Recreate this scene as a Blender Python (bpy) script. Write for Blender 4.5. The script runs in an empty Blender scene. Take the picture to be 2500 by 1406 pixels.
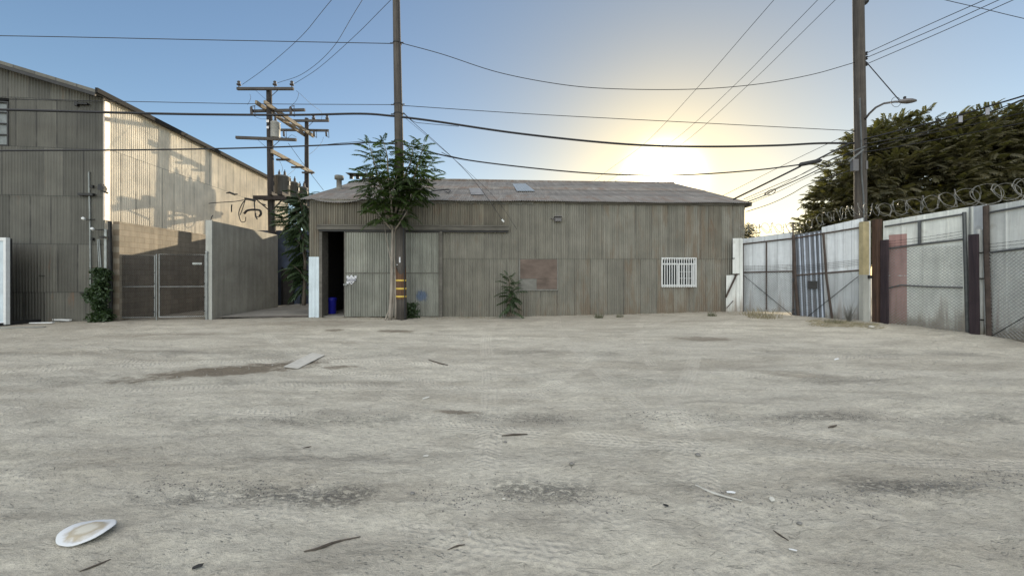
import bpy, math, random
import numpy as np
from mathutils import Vector, Matrix
random.seed(7); RNG = np.random.default_rng(11)
scn = bpy.context.scene
COL = scn.collection
R = math.radians
FPX, CX, HY, EYE = 903.0, 1250.0, 672.0, 1.6      # focal length in photo pixels, principal column, horizon row, eye height

# ------------------------------------------------------------------ camera
cam = bpy.data.cameras.new('camera'); co = bpy.data.objects.new('camera', cam); COL.objects.link(co)
co.location = (0, 0, EYE); co.rotation_euler = (R(90), 0, 0)
cam.lens = FPX/2500*36; cam.sensor_width = 36; cam.clip_start = .05; cam.clip_end = 3000
cam.shift_y = -(703-HY)/2500
scn.camera = co
# ------------------------------------------------------------------ world
SUN_AZ = math.atan2(365, 903)                      # from +Y towards +X
SUN_EL = math.atan2(672-441, math.hypot(365, 903))
sdir = Vector((math.sin(SUN_AZ)*math.cos(SUN_EL), math.cos(SUN_AZ)*math.cos(SUN_EL), math.sin(SUN_EL)))
w = bpy.data.worlds.new('World'); scn.world = w; w.use_nodes = True
nt = w.node_tree; nt.nodes.clear()
def wn(t, **k):
    n = nt.nodes.new(t)
    for a, b in k.items(): setattr(n, a, b)
    return n
out = wn('ShaderNodeOutputWorld'); bg = wn('ShaderNodeBackground')
sky = wn('ShaderNodeTexSky', sky_type='NISHITA'); sky.sun_disc = False
sky.sun_elevation = SUN_EL; sky.sun_rotation = SUN_AZ
sky.air_density = 1.0; sky.dust_density = .6; sky.ozone_density = 2.0
tc = wn('ShaderNodeTexCoord')
nrm = wn('ShaderNodeVectorMath', operation='NORMALIZE'); nt.links.new(tc.outputs['Generated'], nrm.inputs[0])
dot = wn('ShaderNodeVectorMath', operation='DOT_PRODUCT'); dot.inputs[1].default_value = sdir
nt.links.new(nrm.outputs[0], dot.inputs[0])
ac = wn('ShaderNodeMath', operation='ARCCOSINE'); nt.links.new(dot.outputs['Value'], ac.inputs[0])
def gauss(sig, amp, col, power=2.0):                # aureole of the low sun: falls off with the angle from it
    d = wn('ShaderNodeMath', operation='DIVIDE'); d.inputs[1].default_value = R(sig); nt.links.new(ac.outputs[0], d.inputs[0])
    p = wn('ShaderNodeMath', operation='POWER'); p.inputs[1].default_value = power; nt.links.new(d.outputs[0], p.inputs[0])
    m = wn('ShaderNodeMath', operation='MULTIPLY'); m.inputs[1].default_value = -1; nt.links.new(p.outputs[0], m.inputs[0])
    e = wn('ShaderNodeMath', operation='EXPONENT'); nt.links.new(m.outputs[0], e.inputs[0])
    v = wn('ShaderNodeVectorMath', operation='SCALE'); v.inputs[0].default_value = [c*amp for c in col]
    nt.links.new(e.outputs[0], v.inputs['Scale'])
    return v.outputs[0]
SKY_GAIN = 0.15
AUREOLE = [(.9, 12, (1, .8, .5), 2.), (4.4, 2.4, (1, .92, .66), 3.2), (9.5, .30, (1, .80, .40), 1.8), (24, .09, (1, .95, .8), 1.6)]
sc_ = wn('ShaderNodeVectorMath', operation='SCALE'); sc_.inputs['Scale'].default_value = SKY_GAIN
nt.links.new(sky.outputs[0], sc_.inputs[0])
# the photographed sky is hazier than clear air: thin the forward-scatter glow round the sun a little
gz_ = gauss(32, .82, (.86, .90, 1.0), 1.6); one = wn('ShaderNodeVectorMath', operation='SUBTRACT'); one.inputs[0].default_value = (1, 1, 1)
nt.links.new(gz_, one.inputs[1]); mm = wn('ShaderNodeVectorMath', operation='MULTIPLY'); nt.links.new(sc_.outputs[0], mm.inputs[0]); nt.links.new(one.outputs[0], mm.inputs[1])
acc = mm.outputs[0]
for a in AUREOLE:
    ad = wn('ShaderNodeVectorMath', operation='ADD'); nt.links.new(acc, ad.inputs[0]); nt.links.new(gauss(*a), ad.inputs[1]); acc = ad.outputs[0]
# added fill: sky brightened overhead and behind the camera to light the yard
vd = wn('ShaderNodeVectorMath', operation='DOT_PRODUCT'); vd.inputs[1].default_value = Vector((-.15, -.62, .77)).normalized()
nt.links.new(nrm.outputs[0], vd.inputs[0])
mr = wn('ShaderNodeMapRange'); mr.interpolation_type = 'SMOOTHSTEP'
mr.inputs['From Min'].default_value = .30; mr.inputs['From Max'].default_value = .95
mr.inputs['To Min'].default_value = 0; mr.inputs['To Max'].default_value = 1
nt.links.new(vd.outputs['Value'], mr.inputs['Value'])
SKY_FILL = (1.22, 1.14, 1.0)
vs = wn('ShaderNodeVectorMath', operation='SCALE'); vs.inputs[0].default_value = SKY_FILL; nt.links.new(mr.outputs[0], vs.inputs['Scale'])
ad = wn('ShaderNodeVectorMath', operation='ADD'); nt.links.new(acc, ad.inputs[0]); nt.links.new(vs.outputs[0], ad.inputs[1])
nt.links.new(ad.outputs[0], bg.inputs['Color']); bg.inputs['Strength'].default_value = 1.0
nt.links.new(bg.outputs[0], out.inputs['Surface'])
# ------------------------------------------------------------------ sun, exposure
sl = bpy.data.lights.new('sun', 'SUN'); sl.energy = 5.0; sl.angle = R(.55); sl.color = (1, .86, .64)
so = bpy.data.objects.new('sun', sl); COL.objects.link(so)
so.rotation_euler = (-sdir).to_track_quat('-Z', 'Y').to_euler(); so.location = (20, 40, 30)
scn.view_settings.view_transform = 'Standard'; scn.view_settings.look = 'None'
scn.view_settings.exposure = 0.45; scn.view_settings.gamma = 1.0
scn.view_settings.use_curve_mapping = False
scn.cycles.use_denoising = True

# ================================================================== helpers
def at(px, py, Y):
    "point seen at photo pixel (px,py) at distance Y"
    return Vector(((px-CX)*Y/FPX, Y, EYE+(HY-py)*Y/FPX))

class MB:
    def __init__(s): s.v = []; s.f = []
    def add(s, vs, fs):
        o = len(s.v); s.v.extend([tuple(p) for p in vs]); s.f.extend([tuple(i+o for i in f) for f in fs]); return s
    def box(s, c, d, rz=0, M=None):
        hx, hy, hz = d[0]/2, d[1]/2, d[2]/2
        P = [Vector((x, y, z)) for z in (-hz, hz) for y in (-hy, hy) for x in (-hx, hx)]
        m = M if M is not None else Matrix.Rotation(rz, 3, 'Z')
        P = [m @ p + Vector(c) for p in P]
        return s.add(P, [(0, 2, 3, 1), (4, 5, 7, 6), (0, 1, 5, 4), (2, 6, 7, 3), (0, 4, 6, 2), (1, 3, 7, 5)])
    def b(s, x0, x1, y0, y1, z0, z1):
        return s.box(((x0+x1)/2, (y0+y1)/2, (z0+z1)/2), (abs(x1-x0), abs(y1-y0), abs(z1-z0)))
    def bar(s, p0, p1, w_, h_, up=(0, 0, 1)):
        p0 = Vector(p0); p1 = Vector(p1); d = p1-p0; L = d.length; z = d.normalized()
        u = Vector(up)
        if abs(z.dot(u)) > .98: u = Vector((0, 1, 0))
        x = u.cross(z).normalized(); y = z.cross(x)
        M = Matrix((x, y, z)).transposed()
        return s.box((p0+p1)/2, (w_, h_, L), M=M)
    def tube(s, pts, r, n=6, cap=True):
        pts = [Vector(p) for p in pts]; N = len(pts)
        rs = r if isinstance(r, (list, tuple)) else [r]*N
        prev = None; rings = []
        for i, p in enumerate(pts):
            t = (pts[min(i+1, N-1)]-pts[max(i-1, 0)])
            if t.length < 1e-9: t = Vector((0, 0, 1))
            t.normalize()
            if prev is None:
                u = Vector((0, 0, 1)) if abs(t.z) < .9 else Vector((0, 1, 0))
                x = u.cross(t).normalized()
            else:
                x = (prev - t*prev.dot(t)).normalized()
            prev = x; y = t.cross(x)
            rings.append([p + (x*math.cos(2*math.pi*k/n)+y*math.sin(2*math.pi*k/n))*rs[i] for k in range(n)])
        vs = [q for rg in rings for q in rg]; fs = []
        for i in range(N-1):
            for k in range(n):
                a = i*n+k; b = i*n+(k+1) % n
                fs.append((a, b, b+n, a+n))
        if cap: fs += [tuple(range(n))[::-1], tuple((N-1)*n+k for k in range(n))]
        return s.add(vs, fs)
    def lathe(s, prof, c=(0, 0, 0), n=16, M=None):
        vs = []; fs = []; c = Vector(c)
        for r, z in prof:
            for k in range(n):
                p = Vector((r*math.cos(2*math.pi*k/n), r*math.sin(2*math.pi*k/n), z))
                if M is not None: p = M @ p
                vs.append(p+c)
        for i in range(len(prof)-1):
            for k in range(n):
                a = i*n+k; b = i*n+(k+1) % n
                fs.append((a, b, b+n, a+n))
        fs += [tuple(range(n))[::-1], tuple((len(prof)-1)*n+k for k in range(n))]
        return s.add(vs, fs)
    def quad(s, a, b, c, d): return s.add([a, b, c, d], [(0, 1, 2, 3)])
    def poly(s, pts, th=Vector((0, .01, 0))):
        "extruded outline"
        n = len(pts); P = [Vector(p) for p in pts]; th = Vector(th)
        vs = P+[p+th for p in P]
        fs = [tuple(range(n)), tuple(range(n, 2*n))[::-1]]+[(i, i+n, (i+1) % n+n, (i+1) % n) for i in range(n)]
        return s.add(vs, fs)
    def build(s, name, mat, parent=None, smooth=False):
        me = bpy.data.meshes.new(name); me.from_pydata(s.v, [], s.f); me.update()
        if smooth: me.polygons.foreach_set('use_smooth', [True]*len(me.polygons))
        me.materials.append(mat)
        o = bpy.data.objects.new(name, me); COL.objects.link(o)
        if parent is not None: o.parent = parent
        return o

def build_np(name, V, F, mat, parent=None, smooth=False):
    "V (n,3), F (m,k) arrays"
    me = bpy.data.meshes.new(name)
    k = F.shape[1]
    me.vertices.add(len(V)); me.vertices.foreach_set('co', V.astype(np.float32).ravel())
    me.loops.add(F.size); me.loops.foreach_set('vertex_index', F.astype(np.int32).ravel())
    me.polygons.add(len(F)); me.polygons.foreach_set('loop_start', np.arange(0, F.size, k, dtype=np.int32))
    me.polygons.foreach_set('loop_total', np.full(len(F), k, dtype=np.int32))
    me.update(calc_edges=True); me.validate()
    if smooth: me.polygons.foreach_set('use_smooth', [True]*len(me.polygons))
    me.materials.append(mat)
    o = bpy.data.objects.new(name, me); COL.objects.link(o)
    if parent is not None: o.parent = parent
    return o

def tag(o, label=None, cat=None, group=None, kind=None):
    if label: o['label'] = label
    if cat: o['category'] = cat
    if group: o['group'] = group
    if kind: o['kind'] = kind
    return o
def thing(name, label, cat, loc=(0, 0, 0), rz=0, group=None):
    o = bpy.data.objects.new(name, None); COL.objects.link(o); o.empty_display_size = .3
    o.location = loc; o.rotation_euler = (0, 0, rz)
    return tag(o, label, cat, group)
def copy_tree(o, parent=None):
    c = o.copy(); COL.objects.link(c); c.parent = parent
    for ch in list(o.children): copy_tree(ch, c)
    return c

class Frame:
    "vertical plane through P0->P1 (ground xy); local x along it, local y away from the viewer side, z up"
    def __init__(s, P0, P1):
        s.P0 = Vector((P0[0], P0[1])); s.P1 = Vector((P1[0], P1[1]))
        d = s.P1-s.P0; s.L = d.length; s.d = d/s.L; s.rz = math.atan2(d.y, d.x)
        s.n = Vector((-s.d.y, s.d.x))
    def x(s, px, off=0.0):
        k = (px-CX)/FPX; P = s.P0+s.n*off
        # (P + t d): X = k Y
        t = (k*P.y-P.x)/(s.d.x-k*s.d.y)
        return t
    def Y(s, x, off=0.0): return (s.P0+s.n*off+s.d*x).y
    def p(s, px, py, off=0.0):
        t = s.x(px, off); Y = s.Y(t, off)
        return t, EYE+(HY-py)*Y/FPX
    def v(s, px, py, off=0.0):
        t, z = s.p(px, py, off); return Vector((t, off, z))
    @property
    def loc(s): return (s.P0.x, s.P0.y, 0)

# value noise
def vnoise(x, y, seed=0):
    xi = np.floor(x).astype(np.int64); yi = np.floor(y).astype(np.int64); fx = x-xi; fy = y-yi
    fx = fx*fx*(3-2*fx); fy = fy*fy*(3-2*fy)
    def h(a, b):
        n = (a*374761393+b*668265263+seed*982451653) & 0x7fffffff
        n = ((n ^ (n >> 13))*1274126177) & 0x7fffffff
        return ((n ^ (n >> 16)) & 0xffff)/65535.0
    return (h(xi, yi)*(1-fx)+h(xi+1, yi)*fx)*(1-fy)+(h(xi, yi+1)*(1-fx)+h(xi+1, yi+1)*fx)*fy

# ================================================================== materials
def mat(name):
    m = bpy.data.materials.new(name); m.use_nodes = True
    N = m.node_tree; b = N.nodes['Principled BSDF']
    return m, N, b
def nd(N, t, ins=None, **k):
    n = N.nodes.new(t)
    for a, b in k.items(): setattr(n, a, b)
    for a, b in (ins or {}).items():
        if isinstance(b, bpy.types.NodeSocket): N.links.new(b, n.inputs[a])
        else: n.inputs[a].default_value = b
    return n
def mixc(N, f, a, b, mode='MIX'):
    n = N.nodes.new('ShaderNodeMix'); n.data_type = 'RGBA'; n.blend_type = mode
    for i, v in ((0, f), (6, a), (7, b)):
        if isinstance(v, bpy.types.NodeSocket): N.links.new(v, n.inputs[i])
        else: n.inputs[i].default_value = (v if i == 0 else (*v, 1) if len(v) == 3 else v)
    return n.outputs[2]
def ramp(N, f, p0, p1, v0=0., v1=1.):
    n = nd(N, 'ShaderNodeMapRange', {'Value': f, 'From Min': p0, 'From Max': p1, 'To Min': v0, 'To Max': v1}); return n.outputs[0]
def mth(N, op, a, b=None, c=None):
    n = N.nodes.new('ShaderNodeMath'); n.operation = op
    for i, v in enumerate((a, b, c)):
        if v is None: continue
        if isinstance(v, bpy.types.NodeSocket): N.links.new(v, n.inputs[i])
        else: n.inputs[i].default_value = v
    return n.outputs[0]
def noise(N, vec, scale, detail=4, rough=.55, dist=0):
    return nd(N, 'ShaderNodeTexNoise', {'Vector': vec, 'Scale': scale, 'Detail': detail, 'Roughness': rough, 'Distortion': dist}).outputs['Fac']
def objco(N): return nd(N, 'ShaderNodeTexCoord').outputs['Object']
def scaled(N, v, s, loc=(0, 0, 0)):
    return nd(N, 'ShaderNodeMapping', {'Vector': v, 'Scale': s, 'Location': loc}).outputs[0]
def bump(N, b, h, strength=.4, dist=.02):
    n = nd(N, 'ShaderNodeBump', {'Height': h, 'Strength': strength, 'Distance': dist}); N.links.new(n.outputs[0], b.inputs['Normal'])

def simple(name, c, rough=.7, metal=0., var=.25, scale=6, streak=None, bmp=.15):
    m, N, b = mat(name); v = objco(N)
    n1 = noise(N, scaled(N, v, streak) if streak else v, scale, 6, .6)
    k = ramp(N, n1, .3, .7, 1-var, 1+var)
    col = nd(N, 'ShaderNodeVectorMath', {0: c, 'Scale': k}, operation='SCALE').outputs[0]
    N.links.new(col, b.inputs['Base Color'])
    b.inputs['Roughness'].default_value = rough; b.inputs['Metallic'].default_value = metal
    if bmp: bump(N, b, n1, bmp, .01)
    return m

def sheet_mat(name, base, rust=(.16, .085, .045), rust_amt=.3, sw=.66, sh=2.3, z0=0., var=.35, rough=.6, metal=.25,
              seam=.5, low_rust=0., streak_amt=.35, second=None, hx='x', seedv=0., grow=0.):
    "weathered corrugated sheet metal: each sheet its own tone, vertical streaks, rust, dirt and painted shadow at laps"
    m, N, b = mat(name); v = objco(N)
    s = nd(N, 'ShaderNodeSeparateXYZ', {0: v}); X = s.outputs['X']; Y = s.outputs['Y']; Z = s.outputs['Z']
    u = X if hx == 'x' else Y
    row = mth(N, 'FLOOR', mth(N, 'DIVIDE', mth(N, 'SUBTRACT', Z if hx != 'roof' else Y, z0), sh))
    uu = mth(N, 'DIVIDE', mth(N, 'ADD', u, mth(N, 'MULTIPLY', row, .21)), sw)
    colm = mth(N, 'FLOOR', uu)
    cmb = nd(N, 'ShaderNodeCombineXYZ', {0: colm, 1: row, 2: seedv})
    wnz = nd(N, 'ShaderNodeTexWhiteNoise', {'Vector': cmb.outputs[0]}, noise_dimensions='3D')
    shade = ramp(N, wnz.outputs['Value'], 0, 1, 1-var, 1+var)
    # vertical streaks
    sv = scaled(N, v, (9, 9, .35) if hx != 'roof' else (9, .5, .5))
    st = noise(N, sv, 1.0, 5, .65)
    stk = ramp(N, st, .3, .7, 1-streak_amt, 1+streak_amt*.6)
    blot = noise(N, v, 1.3, 6, .62); blk = ramp(N, blot, .3, .72, .8, 1.15)
    k = mth(N, 'MULTIPLY', mth(N, 'MULTIPLY', shade, stk), blk)
    base_c = mixc(N, wnz.outputs['Color'], base, second) if False else None
    c0 = base if second is None else mixc(N, ramp(N, nd(N, 'ShaderNodeTexWhiteNoise', {'Vector': cmb.outputs[0], 'W': 3.}, noise_dimensions='4D').outputs['Value'], .45, .75), base, second)
    col = nd(N, 'ShaderNodeVectorMath', {0: c0, 'Scale': k}, operation='SCALE').outputs[0]
    # rust
    rv = scaled(N, v, (3.5, 3.5, .8) if hx != 'roof' else (2.2, .7, .7))
    rn = noise(N, rv, 1.0, 8, .68, .4)
    per = mth(N, 'MULTIPLY', ramp(N, wnz.outputs['Value'], 0, 1, -.10, .12), 1.0)
    rr = mth(N, 'ADD', rn, per)
    if low_rust: rr = mth(N, 'ADD', rr, ramp(N, Z, .1, .9, low_rust, 0.))
    if grow: rr = mth(N, 'ADD', rr, ramp(N, u, 4, 16, 0., grow))
    rf = ramp(N, rr, .74-rust_amt*.45, .92-rust_amt*.45, 0., .85)
    rc = mixc(N, noise(N, v, 22, 4, .6), rust, (rust[0]*1.8, rust[1]*1.75, rust[2]*1.7))
    col = mixc(N, rf, col, rc)
    # laps: dark lines for dirt and the painted shadow of each overlap
    fr = mth(N, 'FRACT', uu); e = mth(N, 'ABSOLUTE', mth(N, 'SUBTRACT', fr, .5))
    lf = mth(N, 'MULTIPLY', ramp(N, e, .5-.026/sw, .5-.006/sw, 0., seam), ramp(N, noise(N, v, 2.2, 3, .5), .35, .6, .35, 1.))
    zr = mth(N, 'FRACT', mth(N, 'DIVIDE', mth(N, 'SUBTRACT', Z if hx != 'roof' else Y, z0), sh)); ez = mth(N, 'ABSOLUTE', mth(N, 'SUBTRACT', zr, .5))
    lz = ramp(N, ez, .5-.02/sh, .5-.006/sh, 0., seam*.8)
    col = mixc(N, mth(N, 'MAXIMUM', lf, lz), col, (.03, .028, .025))
    N.links.new(col, b.inputs['Base Color'])
    b.inputs['Metallic'].default_value = metal
    N.links.new(mth(N, 'ADD', rough, mth(N, 'MULTIPLY', rf, .25)), b.inputs['Roughness'])
    bump(N, b, noise(N, v, 30, 5, .65), .12, .004)
    return m

M_wall = sheet_mat('galvanised_wall', (.248, .235, .196), rust=(.155, .125, .092), rust_amt=.22, sw=.66, sh=2.3, z0=2.24, second=(.225, .212, .175), low_rust=.10, grow=.14, var=.07, streak_amt=.22)
M_walltop = sheet_mat('upper_wall_sheet', (.20, .18, .14), rust=(.13, .08, .05), rust_amt=.32, sw=.66, sh=3.0, z0=2.0, var=.12, streak_amt=.4)
M_door = sheet_mat('door_sheet', (.29, .29, .25), rust_amt=.12, sw=.8, sh=1.66, z0=0.02, var=.12, seam=.35, low_rust=.10)
M_patch = sheet_mat('new_sheet', (.62, .70, .74), rust_amt=.0, sw=2, sh=9, z0=-3, var=.03, seam=0, streak_amt=.15)
M_roof = sheet_mat('rusty_roof', (.255, .235, .21), rust=(.15, .11, .088), rust_amt=.54, sw=.66, sh=3.3, z0=-.3, var=.28, hx='roof', streak_amt=.3, seam=.3, rough=.75)
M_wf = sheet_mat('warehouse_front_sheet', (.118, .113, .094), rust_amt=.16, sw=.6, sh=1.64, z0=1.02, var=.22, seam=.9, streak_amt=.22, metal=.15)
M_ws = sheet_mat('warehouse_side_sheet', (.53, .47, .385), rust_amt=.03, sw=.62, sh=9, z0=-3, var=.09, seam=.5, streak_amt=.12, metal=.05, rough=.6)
M_trim = simple('pale_flashing', (.55, .47, .40), .5, .1, .12)
M_dark = simple('dark_steel', (.035, .034, .033), .55, .5, .25)
M_rail = simple('grey_steel_pipe', (.13, .135, .135), .5, .6, .25)
M_railrust = simple('rusty_pipe', (.075, .055, .045), .75, .2, .35)
M_galv = simple('galvanised_pipe', (.30, .31, .30), .45, .6, .2)
M_black = simple('black_rubber', (.018, .018, .02), .6, 0, .2)
M_wire = simple('wire_black', (.022, .022, .026), .55, .2, .1, bmp=0)
M_razor = simple('razor_wire_steel', (.20, .195, .175), .5, .5, .3, 20)
M_white = simple('white_paint', (.72, .73, .72), .5, 0, .08)
M_signw = simple('sign_white', (.62, .62, .64), .45, 0, .05)
M_signb = simple('sign_black', (.02, .02, .03), .45, 0, .1)
M_signg = simple('sign_grey', (.34, .34, .38), .45, 0, .1)
M_yellow = simple('yellow_band', (.62, .44, .08), .5, 0, .15)
M_blue = simple('blue_plastic', (.012, .014, .30), .4, 0, .15)
M_alu = simple('lamp_grey', (.15, .14, .14), .45, .4, .1)
M_glass, N_, b_ = mat('window_glass'); b_.inputs['Base Color'].default_value = (.015, .018, .02, 1); b_.inputs['Roughness'].default_value = .12; b_.inputs['Specular IOR Level'].default_value = .6
M_blind = simple('inside_blind', (.12, .07, .05), .7, 0, .4, 3)
M_wglass = simple('dirty_pane', (.17, .185, .18), .35, 0, .25, 8)
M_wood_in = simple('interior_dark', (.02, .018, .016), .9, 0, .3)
M_ceramic = simple('porcelain_insulator', (.05, .043, .042), .55, 0, .2)
M_trans = simple('transformer_grey', (.36, .36, .34), .45, .1, .15)
M_sky = simple('skylight_fibreglass', (.27, .30, .325), .4, 0, .1)
M_sky2 = simple('newer_roof_sheet', (.25, .24, .23), .6, .1, .3, 5)
M_gut = simple('black_gutter', (.012, .012, .012), .95, 0, .1)
M_tdark = simple('transformer_weathered', (.13, .125, .115), .6, .1, .3, 3, (6, 6, .6))
M_drygrass = simple('dry_grass', (.24, .21, .13), .9, 0, .3)
M_plaster = simple('alley_back_wall', (.045, .06, .095), .85, 0, .45, 1.2)
M_slab = simple('concrete_slab', (.52, .50, .445), .9, 0, .12, 9)
M_paint = simple('tan_paint', (.42, .35, .20), .6, 0, .2, 5)
M_tarp = simple('weathered_panel', (.17, .165, .145), .8, 0, .25, 5)
M_foil = simple('torn_paper', (.50, .49, .44), .8, 0, .2, 20)

def wood_mat(name, c, c2, s=(12, 12, .8), rough=.85, contrast=1.0):
    m, N, b = mat(name); v = objco(N)
    n = noise(N, scaled(N, v, s), 1.0, 7, .7, .6)
    n2 = noise(N, v, 1.5, 5, .6)
    f = ramp(N, n, .34, .68)
    col = mixc(N, f, c, c2)
    col = nd(N, 'ShaderNodeVectorMath', {0: col, 'Scale': ramp(N, n2, .3, .7, .75, 1.2)}, operation='SCALE').outputs[0]
    N.links.new(col, b.inputs['Base Color']); b.inputs['Roughness'].default_value = rough
    bump(N, b, n, .5, .015)
    return m
M_pole = wood_mat('weathered_pole', (.035, .03, .026), (.11, .095, .08), (22, 22, .7))
M_pole2 = wood_mat('brown_pole_base', (.06, .03, .015), (.16, .085, .045), (22, 22, .8))
M_poledark = wood_mat('dark_pole', (.018, .015, .014), (.05, .042, .038), (20, 20, .7))
M_arm = wood_mat('crossarm_wood', (.045, .04, .037), (.10, .09, .08), (1.5, 12, 12))
M_beam = wood_mat('beam_wood', (.14, .115, .085), (.30, .25, .18), (10, 1.5, 10))
M_header = wood_mat('header_wood', (.09, .083, .07), (.16, .148, .125), (1.2, 10, 10))
M_brownpost = wood_mat('brown_post', (.035, .02, .014), (.11, .058, .035), (14, 14, .8))
M_purple = wood_mat('dark_post', (.022, .015, .02), (.06, .04, .045), (14, 14, .8))
M_stem = wood_mat('tree_stem', (.20, .17, .14), (.36, .32, .27), (20, 20, 1.5))
M_bark = wood_mat('bark', (.05, .04, .03), (.13, .105, .08), (14, 14, 1.5))
M_ply = wood_mat('plywood', (.11, .082, .066), (.175, .132, .108), (1.5, 4, 3.5), .85)
M_stick = wood_mat('stick', (.05, .04, .03), (.12, .10, .08), (4, 20, 20))

def concrete(name, c, block=False, var=.3, pscale=.9):
    m, N, b = mat(name); v = objco(N)
    n = noise(N, v, pscale, 8, .65, .3); n2 = noise(N, v, 40, 4, .6); n3 = noise(N, scaled(N, v, (5, 5, .4)), 1., 5, .6)
    k = mth(N, 'MULTIPLY', ramp(N, n, .3, .7, 1-var, 1+var), mth(N, 'MULTIPLY', ramp(N, n2, .3, .7, .88, 1.1), ramp(N, n3, .35, .7, 1.08, .8)))
    col = nd(N, 'ShaderNodeVectorMath', {0: c, 'Scale': k}, operation='SCALE').outputs[0]
    if block:
        s = nd(N, 'ShaderNodeSeparateXYZ', {0: v}); cv = nd(N, 'ShaderNodeCombineXYZ', {0: s.outputs['X'], 1: s.outputs['Z']})
        br = nd(N, 'ShaderNodeTexBrick', {'Vector': cv.outputs[0], 'Scale': 1., 'Color1': (1, 1, 1, 1), 'Color2': (.8, .8, .78, 1), 'Mortar': (.68, .62, .56, 1), 'Brick Width': .4, 'Row Height': .2, 'Mortar Size': .008})
        col = mixc(N, 1., col, br.outputs['Color'], 'MULTIPLY')
    N.links.new(col, b.inputs['Base Color']); b.inputs['Roughness'].default_value = .9
    bump(N, b, n2, .3, .008)
    return m
M_block = concrete('block_wall', (.29, .25, .195), True, .18)
M_conc = concrete('rendered_concrete', (.35, .33, .28), False, .22)
M_concpost = concrete('concrete_post', (.42, .42, .38), False, .15)
M_paving = concrete('alley_floor', (.26, .245, .215), False, .2)

# white painted sheet of the yard fence with rust stains
def fence_mat(name, c, stain=.3, pink=None, pxr=None):
    m, N, b = mat(name); v = objco(N)
    s = nd(N, 'ShaderNodeSeparateXYZ', {0: v}); Z = s.outputs['Z']; X = s.outputs['X']
    n1 = noise(N, v, 1.6, 7, .65, .3); n2 = noise(N, scaled(N, v, (7, 7, .5)), 1., 6, .65, .3)
    k = mth(N, 'MULTIPLY', ramp(N, n1, .3, .7, .82, 1.1), ramp(N, n2, .3, .7, .8, 1.12))
    base = c
    if pink is not None:
        f = mth(N, 'MULTIPLY', mth(N, 'MULTIPLY', mth(N, 'GREATER_THAN', X, pxr[0]), mth(N, 'LESS_THAN', X, pxr[1])), mth(N, 'LESS_THAN', Z, pxr[2]))
        base = mixc(N, f, c, pink)
    col = nd(N, 'ShaderNodeVectorMath', {0: base, 'Scale': k}, operation='SCALE').outputs[0]
    low = ramp(N, Z, .0, 1.1, .30, 0.)
    rf = ramp(N, mth(N, 'ADD', n2, low), .80-stain*.4, .98-stain*.4, 0., .65)
    col = mixc(N, rf, col, (.20, .13, .085))
    lf = ramp(N, mth(N, 'ADD', noise(N, v, 3, 6, .6), ramp(N, Z, .0, .6, .35, 0.)), .62, .85, 0., .7)
    col = mixc(N, lf, col, (.22, .19, .14))
    N.links.new(col, b.inputs['Base Color']); b.inputs['Roughness'].default_value = .5; b.inputs['Metallic'].default_value = .05
    bump(N, b, noise(N, v, 25, 4, .6), .1, .004)
    return m
M_fw = fence_mat('white_sheet', (.74, .75, .71), .45)
M_fb = fence_mat('bluewhite_sheet', (.66, .685, .70), .38)
M_fg = sheet_mat('striped_sheet', (.17, .18, .20), rust_amt=.15, sw=.4, sh=9, z0=-3, var=.12, seam=.2)
M_fstripe = simple('pale_stripe', (.42, .47, .55), .5, .1, .15)

# foliage
def leaf_mat(name, c, c2, trans=.35):
    m, N, b = mat(name)
    geo = nd(N, 'ShaderNodeNewGeometry'); v = objco(N)
    r = geo.outputs['Random Per Island']
    f = mth(N, 'ADD', mth(N, 'MULTIPLY', r, .6), ramp(N, noise(N, v, 1.1, 4, .6), .3, .7, 0., .5))
    col = mixc(N, f, c, c2)
    N.links.new(col, b.inputs['Base Color']); b.inputs['Roughness'].default_value = .5
    tr = nd(N, 'ShaderNodeBsdfTranslucent', {'Color': nd(N, 'ShaderNodeVectorMath', {0: col, 1: (1.25, 1.4, .5)}, operation='MULTIPLY').outputs[0]})
    mx = nd(N, 'ShaderNodeMixShader', {0: trans, 1: b.outputs[0], 2: tr.outputs[0]})
    N.links.new(mx.outputs[0], N.nodes['Material Output'].inputs['Surface'])
    return m
M_leaf = leaf_mat('heaven_leaf', (.018, .034, .012), (.060, .095, .022), .4)
M_leafd = leaf_mat('dark_leaf', (.022, .042, .018), (.05, .085, .03), .25)
M_leafb = leaf_mat('big_tree_leaf', (.05, .054, .028), (.145, .125, .062), .35)
M_weed = leaf_mat('weed_leaf', (.07, .08, .05), (.14, .14, .08), .2)

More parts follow.
